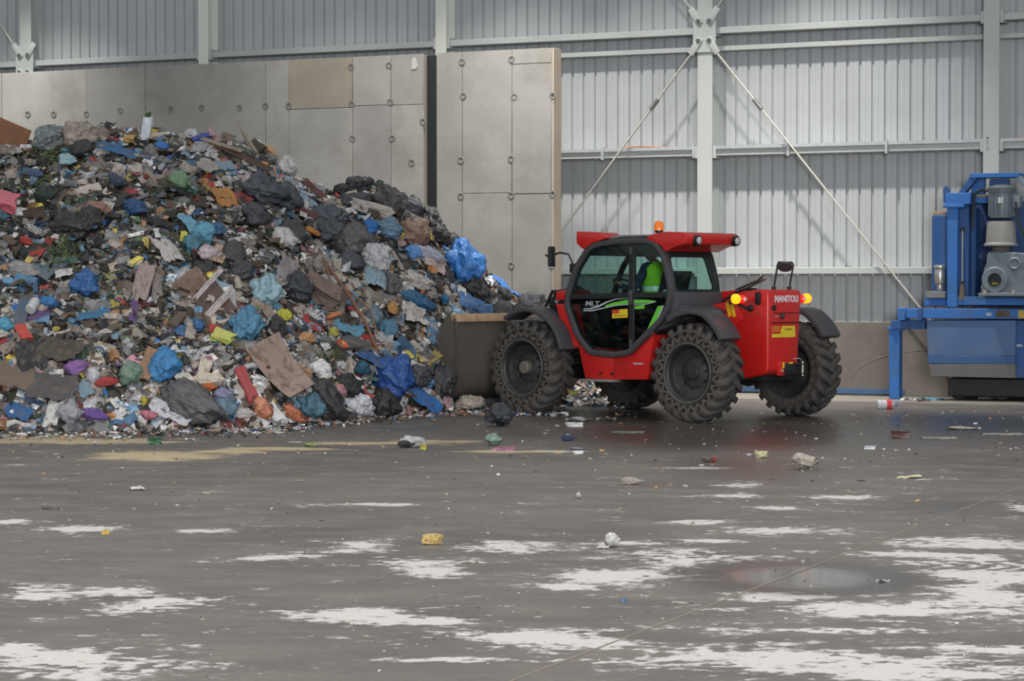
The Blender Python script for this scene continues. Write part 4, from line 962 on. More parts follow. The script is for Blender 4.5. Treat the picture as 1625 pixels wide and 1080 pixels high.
PAL = dict(brown=[(86,70,56),(104,86,70),(70,58,48),(122,100,80)], dark=[(48,48,48),(58,56,54),(40,42,44),(66,64,66)], beige=[(172,156,140),(150,136,122),(190,174,158)],
           white=[(214,210,206),(200,196,196),(226,222,218),(188,190,196)], grey=[(128,128,128),(106,108,112),(144,142,140)], blue=[(74,124,164),(96,146,182),(56,96,140),(120,160,186)],
           vblue=[(38,104,190),(48,120,206)], red=[(182,52,48),(150,48,52),(200,72,64)], yellow=[(214,188,60),(196,168,76)], orange=[(206,122,58),(186,128,76)], green=[(84,122,72),(60,84,58),(120,150,110),(52,104,92)],
           pink=[(206,128,146),(196,150,156)], moss=[(58,62,42),(74,76,50),(48,50,38)], purple=[(110,82,140)])
def weights(px, py):
    w_ = dict(brown=20, dark=16, beige=14, white=11, grey=13, blue=7, vblue=1.5, red=2.0, yellow=1.6, orange=2.6, green=1.6, pink=1.0, moss=4, purple=.6)
    if py < 300: w_.update(beige=24, white=12, dark=9, brown=18, pink=3)
    if px < 340 and 300 < py < 480: w_.update(moss=20, dark=24, white=8, beige=8, green=6, brown=22)
    if px > 330 and 240 < py < 470 and px < 540: w_.update(white=16, beige=18, grey=18, blue=9)
    if px > 520 and py < 470: w_.update(dark=26, beige=14, blue=9, vblue=2, orange=6)
    if py > 600: w_.update(white=26, beige=16, pink=4, blue=7, dark=10, orange=5)
    if px < 420 and 480 < py <= 600: w_.update(brown=26, moss=8, beige=15, dark=14)
    if px > 430 and 470 < py <= 600: w_.update(blue=12, white=18, orange=6, brown=18, dark=12)
    return w_
def pick(px, py, X=0, Z=0):
    w_ = weights(px, py); q = noise.noise(Vector((X*1.7, Z*1.7, 0)))
    if q > 0.18: w_['dark'] *= 2.2; w_['moss'] *= 1.8; w_['white'] *= .4
    elif q < -0.18: w_['white'] *= 1.9; w_['beige'] *= 1.7; w_['dark'] *= .5
    ks = list(w_); k = rnd.choices(ks, [w_[a] for a in ks])[0]
    c = rnd.choice(PAL[k]); f = rnd.uniform(.82, 1.15); g = sum(c)/3; c = [g+(v-g)*.74 for v in c]; return tuple(min(240, v*f) for v in c), k

class Scraps:
    """many tiny pieces joined, one flat tone each"""
    def __init__(s): s.v = []; s.f = []; s.c = []
    def piece(s, p, n, size, col):
        t = rnd.random(); o = len(s.v)
        q = n.to_track_quat('Z', 'Y') @ Matrix.Rotation(rnd.uniform(0, 6.28), 3, 'Z').to_quaternion() @ Matrix.Rotation(rnd.gauss(0, .5), 3, 'X').to_quaternion()
        M = q.to_matrix()
        if t < 0.52:   # crumpled flap 4x3
            L_, W_ = size*rnd.uniform(.8, 1.6), size*rnd.uniform(.5, 1.0); sd = rnd.uniform(0, 50)
            for i in range(4):
                for k in range(3):
                    x = (i/3-.5)*L_*(1+rnd.uniform(-.2, .2)); y = (k/2-.5)*W_*(1+rnd.uniform(-.3, .3)); z = rnd.uniform(-.28, .28)*size + size*.15
                    s.v.append(tuple(p + M @ Vector((x, y, z))))
            fs = [(o+i*3+k, o+(i+1)*3+k, o+(i+1)*3+k+1, o+i*3+k+1) for i in range(3) for k in range(2)]
        elif t < 0.80:  # lump
            a = size*.5
            base = [(1,0,0),(-1,0,0),(0,1,0),(0,-1,0),(0,0,1),(0,0,-1),(.65,.65,.65),(-.65,.65,.5),(.65,-.65,.55),(-.6,-.65,.65)]
            sx, sy, sz = rnd.uniform(.7, 1.5), rnd.uniform(.6, 1), rnd.uniform(.4, .8)
            for b in base: s.v.append(tuple(p + M @ Vector((b[0]*a*sx*rnd.uniform(.8, 1.2), b[1]*a*sy*rnd.uniform(.8, 1.2), b[2]*a*sz*rnd.uniform(.8, 1.2)))))
            fs = [(4,6,7),(4,7,9),(4,9,8),(4,8,6),(0,2,6),(2,7,6),(2,1,7),(1,9,7),(1,3,9),(3,8,9),(3,0,8),(0,6,8),(5,2,0),(5,1,2),(5,3,1),(5,0,3)]
            fs = [tuple(i+o for i in f) for f in fs]
        else:           # little box or strip
            L_, W_, H_ = size*rnd.uniform(.6, 2.0)*.5, size*rnd.uniform(.25, .8)*.5, size*rnd.uniform(.08, .5)*.5
            for z in (-H_, H_):
                for x, y in ((-L_, -W_), (L_, -W_), (L_, W_), (-L_, W_)): s.v.append(tuple(p + M @ Vector((x*rnd.uniform(.85, 1.1), y*rnd.uniform(.85, 1.1), z))))
            fs = [(0,3,2,1),(4,5,6,7),(0,1,5,4),(1,2,6,5),(2,3,7,6),(3,0,4,7)]; fs = [tuple(i+o for i in f) for f in fs]
        s.f += fs; s.c += [col]*len(fs)
    def build(s, name):
        me = bpy.data.meshes.new(name); me.from_pydata(s.v, [], s.f)
        ca = me.color_attributes.new('tone', 'FLOAT_COLOR', 'CORNER'); arr = []
        for f, c in zip(s.f, s.c): arr += [lin(c[0]), lin(c[1]), lin(c[2]), 1.0]*len(f)
        ca.data.foreach_set('color', arr); me.materials.append(SCR)
        o = link(name, me); o['kind'] = 'stuff'; return o
# loose crumbs spilled along the foot
sc = Scraps()
for i in range(1500):
    px = rnd.uniform(-100, 900); Zf = interp(px, FOOT); d = abs(rnd.gauss(0, .55)); Z = Zf - d
    if px > 700: Z = rnd.uniform(31.0, 33.5); 
    X = (px-812.5)/FPX*Z; col, k = pick(px, 660, X, Z)
    sc.piece(Vector((X, Z, 0.015)), Vector((0,0,1)), rnd.uniform(.02, .09)*(1 if d < .5 else .7), col)
for i in range(420):
    px = rnd.uniform(860, 1010); Z = rnd.uniform(33.5, 35.2); X = (px-812.5)/FPX*Z
    hh_ = max(0, 0.25 - abs(px-905)*0.004); col, k = pick(px, 560, X, Z)
    sc.piece(Vector((X, Z, rnd.uniform(0, hh_))), Vector((0,0,1)), rnd.uniform(.05, .16), col)
fo = sc.build('spilled_crumbs'); to_heap(fo)

# ---- shapes of the single pieces -------------------------------------------
def bag_data(seed, neck=True, sub=4):
    bm = bmesh.new(); bmesh.ops.create_icosphere(bm, subdivisions=sub, radius=1.0); o = Vector((seed*7.3, seed*3.1, seed*1.7))
    for v in bm.verts:
        n = v.co.normalized()
        r = 1.08 + 0.45*noise.noise(n*1.2+o) + 0.10*noise.noise(n*2.4+o)
        q = n*2.2 + o + Vector((noise.noise(n*1.5+o), noise.noise(n*1.5-o), 0))*1.3
        c1 = 1-min(1, abs(noise.noise(q))*3.2); c2 = 1-min(1, abs(noise.noise(q*2.3+o))*3.0)
        c3 = abs(noise.noise(n*7.0 + o*2))
        r -= 0.26*c1**1.5 + 0.13*c2**1.5; r += 0.07*c3
        v.co = n*r + noise.noise_vector(n*3.1+o)*0.10
        if neck and n.x > 0.80:
            k = (n.x-0.80)/0.20; v.co.x += 0.38*k*k; v.co.y *= 1-0.8*k*(1-0.4*k*k); v.co.z *= 1-0.75*k*(1-0.4*k*k)
    me = bpy.data.meshes.new('bag'); bm.to_mesh(me); bm.free(); me.polygons.foreach_set('use_smooth', [True]*len(me.polygons)); me.materials.append(None); return me
def sheet_data(seed, nx=14, ny=9, amp=0.35, fold=2.2):
    mb = MB(); o = seed*11.3
    for i in range(nx):
        for k in range(ny):
            x = i/(nx-1)*2-1; y = k/(ny-1)*2-1
            e = 1 + 0.35*noise.noise(Vector((x*1.2, y*1.2, o)))
            z = amp*noise.noise(Vector((x*0.9+o, y*1.1, 0))) + amp*0.9*(0.5-abs(noise.noise(Vector((x*0.8*fold+o, y*1.6*fold, 4)))))*0.9 + 0.05*noise.noise(Vector((x*6, y*6, o)))
            ed = max(abs(x), abs(y)); 
            y2 = y*(1-0.35*abs(noise.noise(Vector((x*2, o, 9)))))*e
            mb.v.append((x*e, y2, z - 0.25*amp*ed*ed))
    mb.f = [(i*ny+k, (i+1)*ny+k, (i+1)*ny+k+1, i*ny+k+1) for i in range(nx-1) for k in range(ny-1)]
    me = mb.data('sheet', None, smooth=False); me.polygons.foreach_set('use_smooth', [True]*len(me.polygons)); me.materials.append(None); return me
def board_data(seed):
    r = random.Random(seed); mb = MB(); nx = 7; poly = [(-1,-1),(1,-1),(1,1),(-1,1)]
    bend = r.uniform(-.35, .35); cr = r.uniform(-.4, .4); ka = r.uniform(-.15, .15)
    for z0 in (0.0, 0.07):
        for i in range(nx):
            x = i/(nx-1)*2-1
            for y in (-1, -.33, .33, 1):
                z = bend*x*x + abs(x-cr)*0.22 + 0.08*noise.noise(Vector((x*2, y*2, seed)))
                mb.v.append((x+0.06*noise.noise(Vector((x, y*3, seed))), y*(1+ka*x)+0.08*noise.noise(Vector((x*3, y, seed+5))), z+z0))
    N_ = nx*4
    for i in range(nx-1):
        for k in range(3):
            a = i*4+k; mb.f += [(a, a+1, a+5, a+4), (N_+a, N_+a+4, N_+a+5, N_+a+1)]
    for i in range(nx-1):
        a = i*4; mb.f += [(a, a+4, N_+a+4, N_+a)]; a = i*4+3; mb.f += [(a, N_+a, N_+a+4, a+4)]
    for k in range(3): mb.f += [(k, N_+k, N_+k+1, k+1)]; a = (nx-1)*4+k; mb.f += [(a, a+1, N_+a+1, N_+a)]
    me = mb.data('board', None); me.materials.append(None); return me
def box_data(seed):
    r = random.Random(seed); bm = bmesh.new(); bmesh.ops.create_cube(bm, size=2); bmesh.ops.subdivide_edges(bm, edges=bm.edges, cuts=3, use_grid_fill=True)
    for v in bm.verts:
        n = noise.noise_vector(v.co*0.9 + Vector((seed*3.7, 0, 0))); v.co += n*0.42; v.co += noise.noise_vector(v.co*2.2)*0.06
    me = bpy.data.meshes.new('box'); bm.to_mesh(me); bm.free(); me.materials.append(None); return me
BAGS = [bag_data(i+1, i % 3 != 0, 3) for i in range(10)]; BIGB = [bag_data(i+31, i % 2 == 0, 4) for i in range(6)]
SHTS = [sheet_data(i+1) for i in range(9)]; RAGS = [sheet_data(i+21, 18, 7, 0.45, 3.0) for i in range(6)]
BRDS = [board_data(i+1) for i in range(6)]; BOXS = [box_data(i+1) for i in range(6)]
def bottle_data():
    me = MB().lathe([(0,-1),(0.28,-1),(0.33,-.94),(0.33,-.5),(0.30,-.4),(0.33,-.3),(0.33,.35),(0.27,.55),(0.12,.78),(0.11,.9),(0,.9)], axis='X', n=14).data('bottle', None, smooth=True); me.materials.append(None); return me
cap_me = MB().lathe([(0,0.86),(0.14,0.86),(0.14,1.0),(0,1.0)], axis='X', n=12).data('cap', mat('cap_blue', (60,90,170), .5))
def tub_data():
    me = MB().lathe([(0,-.5),(0.75,-.5),(1.0,.5),(1.06,.5),(1.06,.43),(0.98,.43),(0.72,-.44),(0,-.44)], n=18).data('tub', None, smooth=True); me.materials.append(None); return me
BOT = bottle_data(); TUB = tub_data()
pm_cache = {}
def pmat(col, kind):
    key = (tuple(int(c/8)*8 for c in col), kind)
    if key in pm_cache: return pm_cache[key]
    nm = '%s_%d_%d_%d' % ((kind,)+key[0])
    if kind == 'film': m = mat(nm, col, 0.36, 0, 0.24, 3.0, 1.0, 5.5, dirt=tuple(c*.5+34 for c in col), dirt_amt=0.6, dscale=2.4)
    elif kind == 'card': m = mat(nm, col, 0.85, 0, 0.10, 1.5, 0.2, 5, dirt=(92,76,62), dirt_amt=0.7, dscale=2.2)
    elif kind == 'cloth': m = mat(nm, col, 0.8, 0, 0.12, 2.5, 0.9, 6, dirt=(104,92,82), dirt_amt=0.7, dscale=2.6)
    else: m = mat(nm, col, 0.35, 0, 0.05, 2, 0.1, 6, dirt=(100,90,80), dirt_amt=0.3, dscale=2)
    pm_cache[key] = m; return m
def obj_with(name, me, m):
    o = bpy.data.objects.new(name, me); C.objects.link(o); o.material_slots[0].link = 'OBJECT'; o.material_slots[0].material = m; return o
KINDS = {'bag': ('plastic_bag', BAGS, 'film', 'bag'), 'big': ('refuse_bag', BIGB, 'film', 'bag'), 'film': ('plastic_film', SHTS, 'film', 'plastic film'), 'rag': ('rag', RAGS, 'cloth', 'rag'),
         'board': ('cardboard_sheet', BRDS, 'card', 'cardboard'), 'box': ('crushed_box', BOXS, 'card', 'box'), 'pack': ('crushed_pack', BOXS, 'hard', 'packaging'), 'bottle': ('plastic_bottle', [BOT], 'hard', 'bottle'), 'tub': ('plastic_tub', [TUB], 'hard', 'tub')}
def mute(c):
    g = sum(c)/3; return tuple((g + (v-g)*0.84)*0.97 for v in c)
def put(kind, p, n, w_, h_, rot, col, th=None, lift=0.25, var=None):
    col = mute(col)
    nm, ms, mk, cat = KINDS[kind]
    me = ms[var % len(ms)] if var is not None else rnd.choice(ms)
    o = obj_with(nm, me, pmat(col, mk))
    r = Vector((1,0,0)); x = (r - n*r.dot(n)).normalized(); y = n.cross(x)
    a = math.radians(rot); X = x*math.cos(a)+y*math.sin(a); Y = -x*math.sin(a)+y*math.cos(a)
    if th is None:
        th = {'bag': .75*min(w_, h_), 'big': .75*min(w_, h_), 'film': .9*min(w_, h_), 'rag': .8*min(w_, h_), 'board': max(.18, .35*min(w_, h_)), 'box': .7*min(w_, h_), 'pack': .5*min(w_, h_), 'bottle': h_, 'tub': .6*min(w_, h_)}[kind]
    if kind == 'bottle': sx, sy, sz = w_/2, h_/2/.33, h_/2/.33
    elif kind == 'bag' or kind == 'big': sx, sy, sz = w_/2.15, h_/2.05, th/2
    else: sx, sy, sz = w_/2, h_/2, th/2
    M = Matrix.Identity(4); M.col[0][:3] = X*sx; M.col[1][:3] = Y*sy; M.col[2][:3] = n*sz; M.translation = p + n*th*lift
    o.matrix_world = M
    if kind == 'bottle' and w_ > .12:
        c_ = link('cap', cap_me, o)
    return o
def on_heap(kind, px, py, wpx, hpx, rot, col, **k):
    py = min(py, scr_y(heap_p(px, 0.0)))
    v = find_v(px, py + hpx*0.10); p, n = heap_frame(px, v); s_ = p.y/FPX
    sl = 1.0 + 0.25*abs(n.z)      # the slope foreshortens lengths
    p = p + (n*0.6 + Vector((0,-.7,.3)))*k.pop('push', 0.0)
    a = math.radians(rot); w_ = wpx*s_*(1+(sl-1)*abs(math.sin(a))); h_ = hpx*s_*(1+(sl-1)*abs(math.cos(a)))
    return put(kind, p, n, w_, h_, rot, col, **k)
taken = []
#   kind, px, py, width, height, turn, colour, label
HAND = [
('pack',9,328,30,26,4,(224,104,122),'bright pink foam block at the left edge of the heap'),
('big',86,233,44,36,10,(132,142,142),'pale grey-green translucent bag on the crest, right of the rust-brown board'),
('big',130,227,50,36,160,(172,156,140),'large beige sack on the crest of the heap'),
('bag',136,246,32,22,20,(60,60,62),'dark grey bag tucked below the large beige sack'),
('bag',158,224,26,22,0,(150,130,116),'small taupe bag on the crest, right of the large beige sack'),
('pack',206,231,14,11,0,(200,160,76),'mustard yellow pack on the crest'),
('rag',178,232,22,8,0,(176,56,58),'short red strip on the crest beside the mustard pack'),
('pack',322,229,22,9,25,(34,62,166),'deep blue tube lying on the crest'),
('rag',192,250,68,18,-24,(58,112,168),'long blue film streaming down from the crest'),
('bag',110,266,26,17,-20,(160,200,208),'small pale cyan bag in upper left of the heap'),
('board',386,262,86,13,-32,(86,62,48),'dark brown curved plank near the crest'),
('board',352,243,60,9,-24,(168,150,132),'thin beige lath lying above the dark brown plank'),
('big',449,271,30,24,-20,(212,209,204),'white knotted bag at right end of the crest'),
('rag',497,290,44,18,-30,(112,60,58),'maroon cloth on the upper right flank'),
('bag',284,299,32,24,-30,(118,152,112),'pale green bag in upper middle of the heap'),
('big',412,312,62,36,12,(76,80,90),'large slate grey refuse bag in upper middle of the heap'),
('big',446,320,44,34,-10,(82,86,96),'slate grey bag overlapping the large one in the upper middle'),
('rag',355,322,26,38,30,(200,134,62),'orange-tan rag in upper middle of the heap'),
('big',116,374,54,38,-18,(60,56,54),'dark brown-black bag at left of the heap below the crest'),
('box',158,346,24,24,-30,(158,118,100),'pinkish brown carton on left part of the heap'),
('bag',148,358,36,36,-40,(52,50,50),'black bag beside the pinkish brown carton'),
('bag',75,318,34,24,10,(38,58,48),'dark green bag in upper left of the heap'),
('bag',215,341,34,24,-35,(38,80,136),'dark blue bag in upper left middle of the heap'),
('rag',302,364,44,18,-62,(112,180,212),'bright cyan curved film left of centre'),
('bag',322,378,32,26,30,(92,166,198),'cyan bag beside the bright cyan curved film'),
('bag',305,398,30,32,0,(76,130,152),'teal bag below the two cyan ones'),
('bag',347,376,22,20,0,(56,108,152),'small steel blue bag right of the cyan bag'),
('pack',292,383,9,15,0,(216,206,50),'small yellow pack left of the cyan bag'),
('board',345,412,20,40,-6,(208,170,138),'tan card strip standing in the middle of the heap'),
('bag',330,412,32,20,20,(216,194,202),'pale pink bag beside the tan card strip'),
('rag',264,404,26,44,30,(200,192,190),'white crumpled cloth left of the teal bag'),
('rag',228,452,22,66,-4,(174,152,146),'long pinkish beige rag hanging at centre left'),
('rag',250,448,14,60,6,(150,138,132),'narrow grey rag hanging beside the pinkish beige one'),
('rag',74,398,18,40,-28,(196,52,48),'red cloth on the left slope'),
('bag',42,393,20,11,-30,(204,60,50),'small red bag at far left slope'),
('bag',402,352,42,36,0,(74,74,78),'charcoal bag in the middle below the slate grey pair'),
('big',137,460,38,34,-40,(40,98,168),'royal blue bag on left slope with dirt on it'),
('rag',66,442,38,24,-28,(98,118,138),'blue-grey film on far left slope'),
('bag',36,438,50,22,-16,(158,154,150),'pale grey bag at far left slope'),
('rag',105,446,24,14,10,(222,218,218),'white torn film tuft on left slope'),
('big',416,469,46,42,0,(150,188,200),'pale blue and white bag at centre of the heap'),
('rag',424,478,52,16,-60,(86,156,186),'light blue film arc round the pale bag at centre'),
('rag',36,502,16,64,0,(86,108,130),'upright grey-blue cloth strip at far left'),
('bottle',54,496,28,14,80,(196,196,194),'cloudy clear bottle standing at far left'),
('bag',78,492,28,15,0,(46,122,190),'small bright blue bag right of the cloudy bottle'),
('rag',150,508,46,14,18,(54,120,164),'blue film band on lower left slope'),
('rag',213,500,10,44,4,(116,78,146),'thin purple strip at lower left centre'),
('bag',8,528,34,22,-10,(72,158,196),'light blue bag cut by the left picture edge'),
('bag',6,541,22,12,0,(206,196,180),'cream bag below the light blue bag at the left edge'),
('pack',37,536,14,26,30,(206,62,52),'red and white carton at lower left'),
('rag',52,573,42,48,10,(50,50,54),'black drape hanging at lower left'),
('rag',96,566,60,38,-6,(80,70,62),'dark brown crushed sheet at lower left'),
('rag',22,606,60,38,-10,(116,98,84),'brown crumpled cardboard at the lower left edge'),
('big',390,524,46,48,0,(74,136,174),'dirty sky blue bag right of the broken carton'),
('bag',432,526,32,38,0,(50,50,52),'black bag right of the dirty sky blue bag'),
('bag',317,528,18,17,0,(56,110,170),'small round blue bag below the broken carton'),
('pack',353,545,27,17,-24,(200,204,96),'yellow-green sachet below centre'),
('big',260,587,42,44,-20,(48,130,196),'bright blue bag standing on the lower slope with the tan board'),
('board',233,583,20,52,-10,(160,122,90),'curled tan board left of the bright blue bag'),
('bag',122,590,34,20,18,(142,92,168),'purple bag on the lower left slope'),
('big',148,665,40,15,-10,(112,76,162),'purple bag on the floor at the foot of the heap'),
('bag',205,601,32,32,0,(118,146,124),'greenish clear bag on the lower slope'),
('rag',290,606,46,20,-38,(230,220,206),'cream torn paper right of the bright blue bag'),
('box',320,598,14,34,-10,(204,190,172),'upright beige shoe-shaped piece near the foot'),
('box',329,613,34,14,24,(208,194,178),'lying beige shoe-shaped piece near the foot'),
('bag',327,621,28,12,0,(224,108,46),'orange bag under the beige shoe-shaped piece'),
('bag',170,616,32,13,14,(186,50,50),'red bag near the foot at left'),
('pack',390,612,14,48,26,(176,64,64),'red and white striped carton near the foot'),
('big',303,646,90,44,-24,(92,90,94),'largest grey refuse sack lying at the foot of the heap'),
('bag',356,655,36,32,20,(100,130,150),'bluish bag against the right end of the largest grey sack'),
('bag',352,634,28,18,0,(140,140,176),'lilac film bag on top of the bluish bag'),
('rag',86,622,66,38,0,(84,80,80),'dark grey crumpled sheeting near the foot at left'),
('rag',268,662,54,24,-18,(206,206,214),'white and lilac litter clump at the foot'),
('bag',112,662,38,30,0,(158,158,166),'cloudy clear bag at the foot left of the purple bag'),
('rag',86,660,20,38,-8,(216,214,210),'white upright film at the foot at left'),
('rag',30,661,34,22,-20,(40,98,162),'blue rag at the foot at far left'),
('bag',235,668,28,13,0,(212,116,138),'pink bag at the foot'),
('bag',383,664,36,13,4,(208,200,192),'off-white flat bag at the foot right of the grey sack'),
('bag',410,654,36,26,-20,(228,138,102),'left orange-salmon bag at the foot'),
('bag',456,659,40,18,-14,(222,122,82),'right orange-salmon bag at the foot'),
('big',487,650,44,30,0,(78,124,146),'petrol blue bag at the foot'),
('bag',228,643,10,15,0,(222,200,50),'small yellow pot near the foot'),
('board',436,588,84,62,-38,(166,140,128),'big tan cardboard sheet leaning on the lower slope'),
('board',468,600,36,26,-14,(146,108,78),'brown card flap beside the big tan sheet'),
('rag',447,628,54,13,-34,(96,150,184),'light blue film under the big tan cardboard sheet'),
('bag',445,512,24,17,0,(206,202,52),'lime yellow bag right of the black bag'),
('bag',525,538,15,15,0,(206,200,62),'small lime yellow bag above the orange tub'),
('rag',492,521,34,15,-44,(204,52,54),'red folded cloth on the middle slope'),
('bag',496,512,22,10,0,(220,220,222),'white scrap beside the red folded cloth'),
('tub',538,558,17,15,0,(232,104,42),'bright orange tub on the middle slope'),
('bag',504,594,38,26,10,(232,230,228),'white plastic bag right of the big tan sheet'),
('bag',506,606,20,26,0,(226,222,196),'cream bag hanging under the white plastic bag'),
('big',507,636,66,36,-34,(64,62,60),'dark olive-grey sack sloping down at the foot'),
('bag',531,628,20,17,-20,(206,140,148),'small pink bag on the dark olive-grey sack'),
('big',563,648,42,30,12,(214,214,222),'white sack at the foot between two dark ones'),
('big',601,646,46,36,-10,(58,54,52),'dark sack at the foot right of the white sack'),
('big',548,620,44,30,0,(46,46,50),'black bag above the white sack'),
('big',612,604,62,54,-14,(38,86,168),'big royal blue sack on the lower right slope'),
('rag',585,575,40,20,-20,(44,90,150),'blue neck of cloth above the big royal blue sack'),
('bag',567,592,24,19,0,(34,96,126),'petrol ball-shaped bag left of the royal blue sack'),
('big',655,602,44,30,20,(84,84,90),'grey bag right of the royal blue sack'),
('big',694,606,38,44,0,(74,72,76),'dark grey bag in front of the bucket'),
('rag',662,637,60,28,-8,(44,118,206),'blue film bags on the floor at right foot'),
('rag',716,633,32,20,-20,(48,122,212),'bright blue film beside the bucket'),
('bag',672,612,22,18,0,(90,140,190),'light blue small bag above the blue film'),
('rag',550,530,38,22,-14,(84,156,184),'teal film on the middle slope'),
('big',655,483,54,20,6,(50,112,158),'petrol blue roll-shaped bag left above the bucket'),
('bag',698,482,15,16,0,(36,112,170),'small round blue bag above the bucket'),
('rag',652,506,36,30,10,(204,194,186),'cream cloth left of the bucket'),
('bag',617,498,17,22,0,(204,142,68),'amber bag left of the cream cloth'),
('pack',638,563,28,13,-30,(222,204,56),'yellow and white pack left of the bucket'),
('rag',647,582,36,18,-10,(232,228,224),'white film below the yellow and white pack'),
('rag',680,530,20,46,10,(96,150,190),'light blue film hanging at the bucket edge'),
('big',570,308,38,28,10,(48,52,56),'black bag on the upper right hump'),
('bag',583,293,15,24,0,(56,58,58),'dark knotted bag end sticking up on the right hump'),
('bag',545,314,24,17,0,(44,46,50),'small black bag at left of the right hump'),
('bag',602,301,18,9,0,(50,70,66),'dark green scrap on top of the right hump'),
('big',565,326,58,17,0,(66,72,80),'flat slate bag under the black bag of the right hump'),
('big',612,330,44,48,30,(82,78,76),'grey-brown bag on the right hump'),
('big',650,332,34,32,0,(80,82,86),'grey bag on the right shoulder'),
('big',677,352,30,42,20,(72,70,72),'dark bag at right shoulder beside the black wall joint'),
('box',588,339,56,13,6,(196,184,174),'long white carton under the grey-brown bag'),
('rag',480,346,34,20,10,(118,60,62),'dark red cloth above the two grey middle bags'),
('big',520,353,58,28,-4,(84,90,100),'grey bag pale with dust in upper right middle'),
('big',527,376,48,28,6,(74,80,88),'slate bag under the dusty grey one'),
('big',566,391,44,44,-30,(98,94,94),'large mid grey bag in right middle'),
('bag',460,379,48,30,-14,(66,66,72),'charcoal bag left of the slate bag'),
('bag',545,399,34,30,-30,(66,62,64),'dark bag left of the large mid grey one'),
('bag',492,377,24,9,4,(234,146,56),'orange strip-like bag left of the slate bag'),
('bag',447,388,42,26,-10,(210,205,204),'white puffy bag right of centre'),
('bag',586,366,23,25,0,(28,110,196),'round vivid blue bag on the right side'),
('big',614,372,40,26,0,(102,140,170),'grey-blue bag with yellow pack in front on right side'),
('pack',627,377,14,10,20,(232,206,44),'yellow pack on the grey-blue bag'),
('big',650,379,44,40,-30,(156,122,102),'brown-beige sack on right side'),
('bag',675,374,9,28,24,(232,192,40),'yellow strip on the right edge of the brown-beige sack'),
('big',694,382,30,26,0,(52,52,54),'black bag on the right edge'),
('bag',711,390,26,22,0,(58,58,58),'small dark bag beyond the black bag on right edge'),
('big',728,424,54,56,20,(50,128,220),'brightest blue big bag on the right flank'),
('bag',672,411,58,20,8,(166,170,192),'pale lilac film bag left of the brightest blue bag'),
('bag',648,409,26,18,0,(92,156,226),'light blue bag at left end of the lilac film'),
('big',596,416,38,36,30,(196,193,196),'dusty white bag below the large mid grey bag'),
('big',655,451,56,19,14,(208,198,188),'long cream sack on right slope'),
('rag',683,424,34,24,0,(196,172,164),'pinkish beige cloth below the brightest blue bag'),
('rag',795,459,42,26,-34,(38,120,214),'vivid blue film at the right end of the heap'),
('big',745,461,50,28,-8,(62,60,60),'dark bag below the brightest blue bag'),
('big',770,484,52,26,-10,(54,52,52),'black bag just above the bucket rim'),
('bag',796,477,26,18,0,(64,62,62),'small dark bag above the bucket rim at right'),
('rag',742,486,44,22,0,(64,116,176),'blue rag with orange bits above the bucket rim'),
('bag',757,434,16,34,0,(150,108,84),'brown bag right of the brightest blue bag'),
('big',465,466,50,36,16,(60,64,72),'black-blue bag right of centre'),
('box',503,469,52,28,-8,(132,110,98),'muddy brown box right of the black-blue bag'),
('rag',590,446,32,38,0,(140,172,188),'pale blue torn bag on the right slope'),
('big',616,456,26,34,10,(104,100,100),'grey-brown bag right of the pale blue torn one'),
('bag',556,428,40,26,0,(72,74,84),'slate bag left of the dusty white one'),
('rag',450,432,30,54,0,(158,148,148),'grey film hanging right of centre'),
('rag',533,430,15,54,4,(196,186,166),'cream rag strip hanging right of centre'),
('bag',610,530,30,34,0,(78,128,160),'blue-grey bag left of the cream cloth'),
('bag',588,510,26,36,0,(110,140,158),'pale blue-grey bag beside the long sticks'),
('bag',560,556,46,20,-10,(92,92,96),'grey flat bag in the lower right middle'),
('big',505,430,40,26,0,(150,140,136),'beige-grey bag in the middle right'),
('bag',395,300,26,18,0,(190,170,166),'pale rose bag above the large slate bag'),
('bag',370,412,34,36,0,(66,66,70),'dark grey bag in the centre beside the tan card strip'),
('big',385,440,36,26,20,(72,72,78),'charcoal bag above the pale blue and white bag'),
('bag',186,300,30,16,-40,(60,74,100),'navy scrap bag at upper left middle'),
('bag',60,288,30,12,-30,(80,100,140),'blue striped bag at upper left'),
]
for kd, px, py, a_, b_, rot, col, lb in HAND:
    big = a_*b_ > 500
    o = on_heap(kd, px, py, a_*1.12, b_*1.16, rot, col, lift=0.34 if big else 0.45, push=.07 if big else .09)
    tag(o, lb, KINDS[kd][3]); taken.append((px, py, max(a_, b_)*.5, min(a_, b_)*.5))
def upright(kind, px, py, wpx, hpx, rot, col, label, out=0.12, th=None, var=None, nn=(-0.15, -0.9, 0.4)):
    v = find_v(px, py); p, n = heap_frame(px, v); s_ = p.y/FPX
    o = put(kind, p + Vector((0, -1, .3)).normalized()*out, Vector(nn).normalized(), wpx*s_, hpx*s_, rot, col, th=th, lift=0, var=var)
    tag(o, label, KINDS[kind][3]); taken.append((px, py, max(wpx, hpx)*.45, min(wpx, hpx)*.45)); return o
upright('board',24,214,62,46,-18,(142,92,58),'rust-brown board standing at the top left edge of the heap',.3,.12,1,(-.1,-1,.15))
upright('board',303,462,60,50,38,(130,104,90),'big broken brown cardboard box side at centre left',.12,.35,2)
upright('board',340,486,50,52,40,(104,84,74),'darker flap of the big broken cardboard box',.10,.3,4,(0.3,-0.9,0.3))
upright('board',334,465,70,9,50,(182,172,168),'upper pale lath across the big broken cardboard box',.34,.05,0)
upright('board',353,494,66,12,48,(180,170,170),'lower pale lath across the big broken cardboard box',.36,.05,3)
ells = [(px, py, a_*.5, b_*.5, math.radians(rot)) for kd, px, py, a_, b_, rot, col, lb in HAND] + [(303,462,30,24,0),(340,486,26,26,0),(24,212,30,22,0)]
